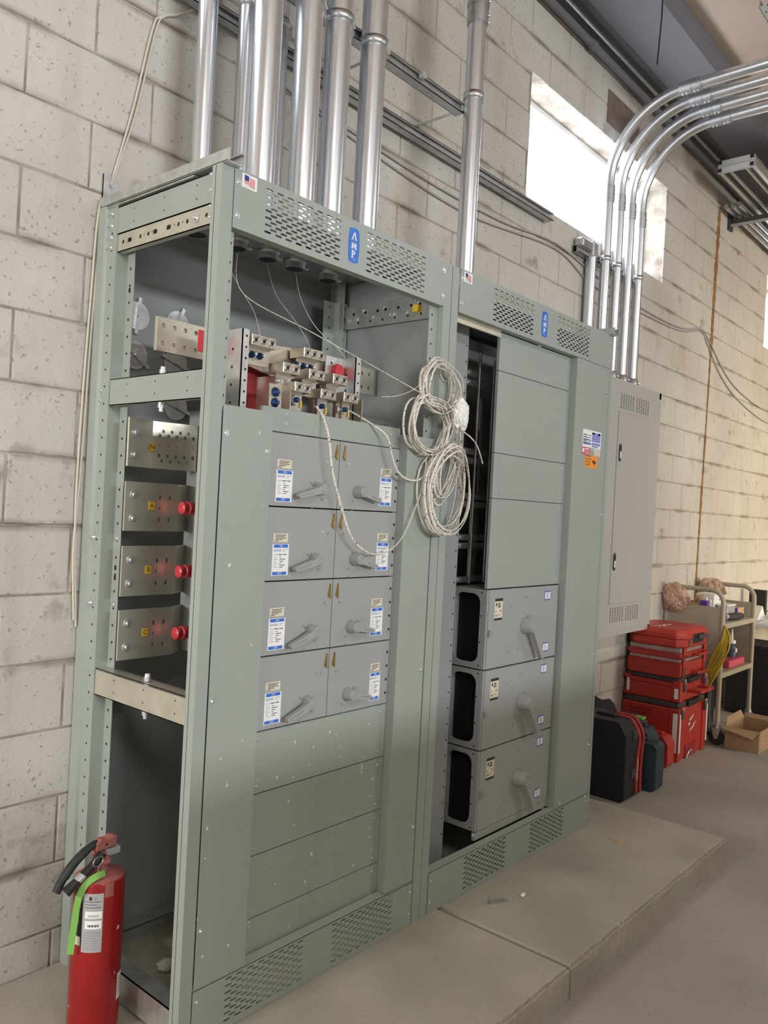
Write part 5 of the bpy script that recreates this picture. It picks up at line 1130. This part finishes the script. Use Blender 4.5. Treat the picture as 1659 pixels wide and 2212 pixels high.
# hand truck and clutter under the cart
t = thing('hand_truck', 'dull grey folded hand truck under the cart', 'hand truck', (4.95, .40, ZF))
b = MB(); b.box(4.90, 4.93, .35, .38, ZF+.02, .34, 'tooldark'); b.box(4.95, 4.962, .35, .38, ZF+.02, .34, 'bracket'); b.box(4.86, 5.04, .345, .385, .31, .345, 'tooldark', .006); b.build('upright', t); b = MB(); b.box(4.86, 5.10, .28, .40, ZF+.0005, ZF+.02, 'tooldark', .004); b.prism([(4.97, ZF+.02), (5.10, ZF+.02), (4.97, ZF+.12)], 'y', .36, .37, 'tooldark'); b.build('toe_plate', t)
tagbox('black_crate', 4.50, 4.60, .36, .56, ZF, .20, 'toolblack', 'black crate in the shadow behind the red stack', 'crate', None, .01)
tagbox('black_crate', 5.05, 5.28, .42, .58, ZF, .24, 'toolblack', 'black crate in the shadow under the far end of the cart', 'crate', None, .01)
# cardboard box on the floor
bx = thing('cardboard_box', 'open low cardboard box with bent flaps on the floor beside the cart', 'box', (4.83, .01, ZF)); x0, x1, y0, y1, zt = 4.615, 5.02, -.100, .125, .040; w_ = .004
b = MB(); b.box(x0, x0+w_, y0, y1, ZF, zt, 'cardboard'); b.box(x1-w_, x1, y0, y1, ZF, zt, 'cardboard'); b.box(x0+w_, x1-w_, y0, y0+w_, ZF, zt, 'cardboard'); b.box(x0+w_, x1-w_, y1-w_, y1, ZF, zt, 'cardboard'); b.box(x0+w_, x1-w_, y0+w_, y1-w_, ZF, ZF+w_, 'cardboard'); b.build('body', bx)
def flap(P): q = MB(); q.add(P, [(0, 1, 2, 3)], 'cardboard'); o = q.build('flap', bx); md = o.modifiers.new('s', 'SOLIDIFY'); md.thickness = .004
flap([(x0, y0+.002, zt), (x0, y1, zt), (x0-.060, y1+.012, zt-.008), (x0-.055, y0+.03, zt-.045)]); flap([(x0+.01, y1, zt), (x1, y1, zt), (x1-.02, y1+.02, zt+.05), (x0+.08, y1+.02, zt+.045)]); flap([(x1, y0, zt), (x1, y1, zt), (x1+.06, y1, zt+.02), (x1+.06, y0, zt+.02)])
b = MB()
for k in range(4): b.box(x0+.03, x0+.13-.02*(k % 2), y0-.0008, y0, zt-.03-.026*k, zt-.02-.026*k, 'beige')
b.build('printing', bx)
# work table at far right
t = thing('work_table', 'white work table with papers at the far right edge', 'table', (6.6, .2, ZF))
b = MB(); b.box(5.95, 7.6, -.35, .55, .60, .635, 'papers', .004); b.build('table_top', t)
for x in (6.0, 7.5):
    for y in (-.3, .48): MB().box(x-.02, x+.02, y-.02, y+.02, ZF, .60, 'toolblack').build('leg', t)
MB().box(6.0, 7.5, -.32, -.30, .52, .60, 'tooldark').build('apron', t)
for k in range(3): tag(MB().box(6.0+.18*k, 6.26+.18*k, .0+.06*k, .34+.06*k, .6352+.004*k, .639+.004*k, 'white').build('paper_sheet'), ['nearest paper sheet on the far work table', 'middle paper sheet on the far work table', 'farthest paper sheet on the work table'][k], 'paper', 'papers on the work table')
tag(MB().prism([(6.05, .64), (6.30, .64), (6.20, .76)], 'y', .36, .50, 'papers').build('paper_pile'), 'peaked white paper pile on the far work table', 'paper')
tag(MB().box(6.22, 6.50, .10, .22, .655, .685, 'yellow', .004).build('yellow_pad'), 'yellow pad on the far work table', 'pad')
tag(MB().tube(smooth([(6.0, .25, .645), (6.1, .12, .65), (6.25, .05, .66), (6.4, .0, .655)]), .012, 'black', 8).build('black_cable'), 'black cable lying on the far work table', 'cable')
tagbox('black_bin', 5.75, 6.15, .0, .5, ZF, .48, 'toolblack', 'black bin in the shadow under the far work table', 'bin', None, .02)
tagbox('black_monitor', 6.42, 6.47, .40, .54, .66, .88, 'toolblack', 'black equipment standing on the far work table', 'equipment', [('stand', (6.39, 6.50, .43, .51, .6365, .66, 'toolblack'))])
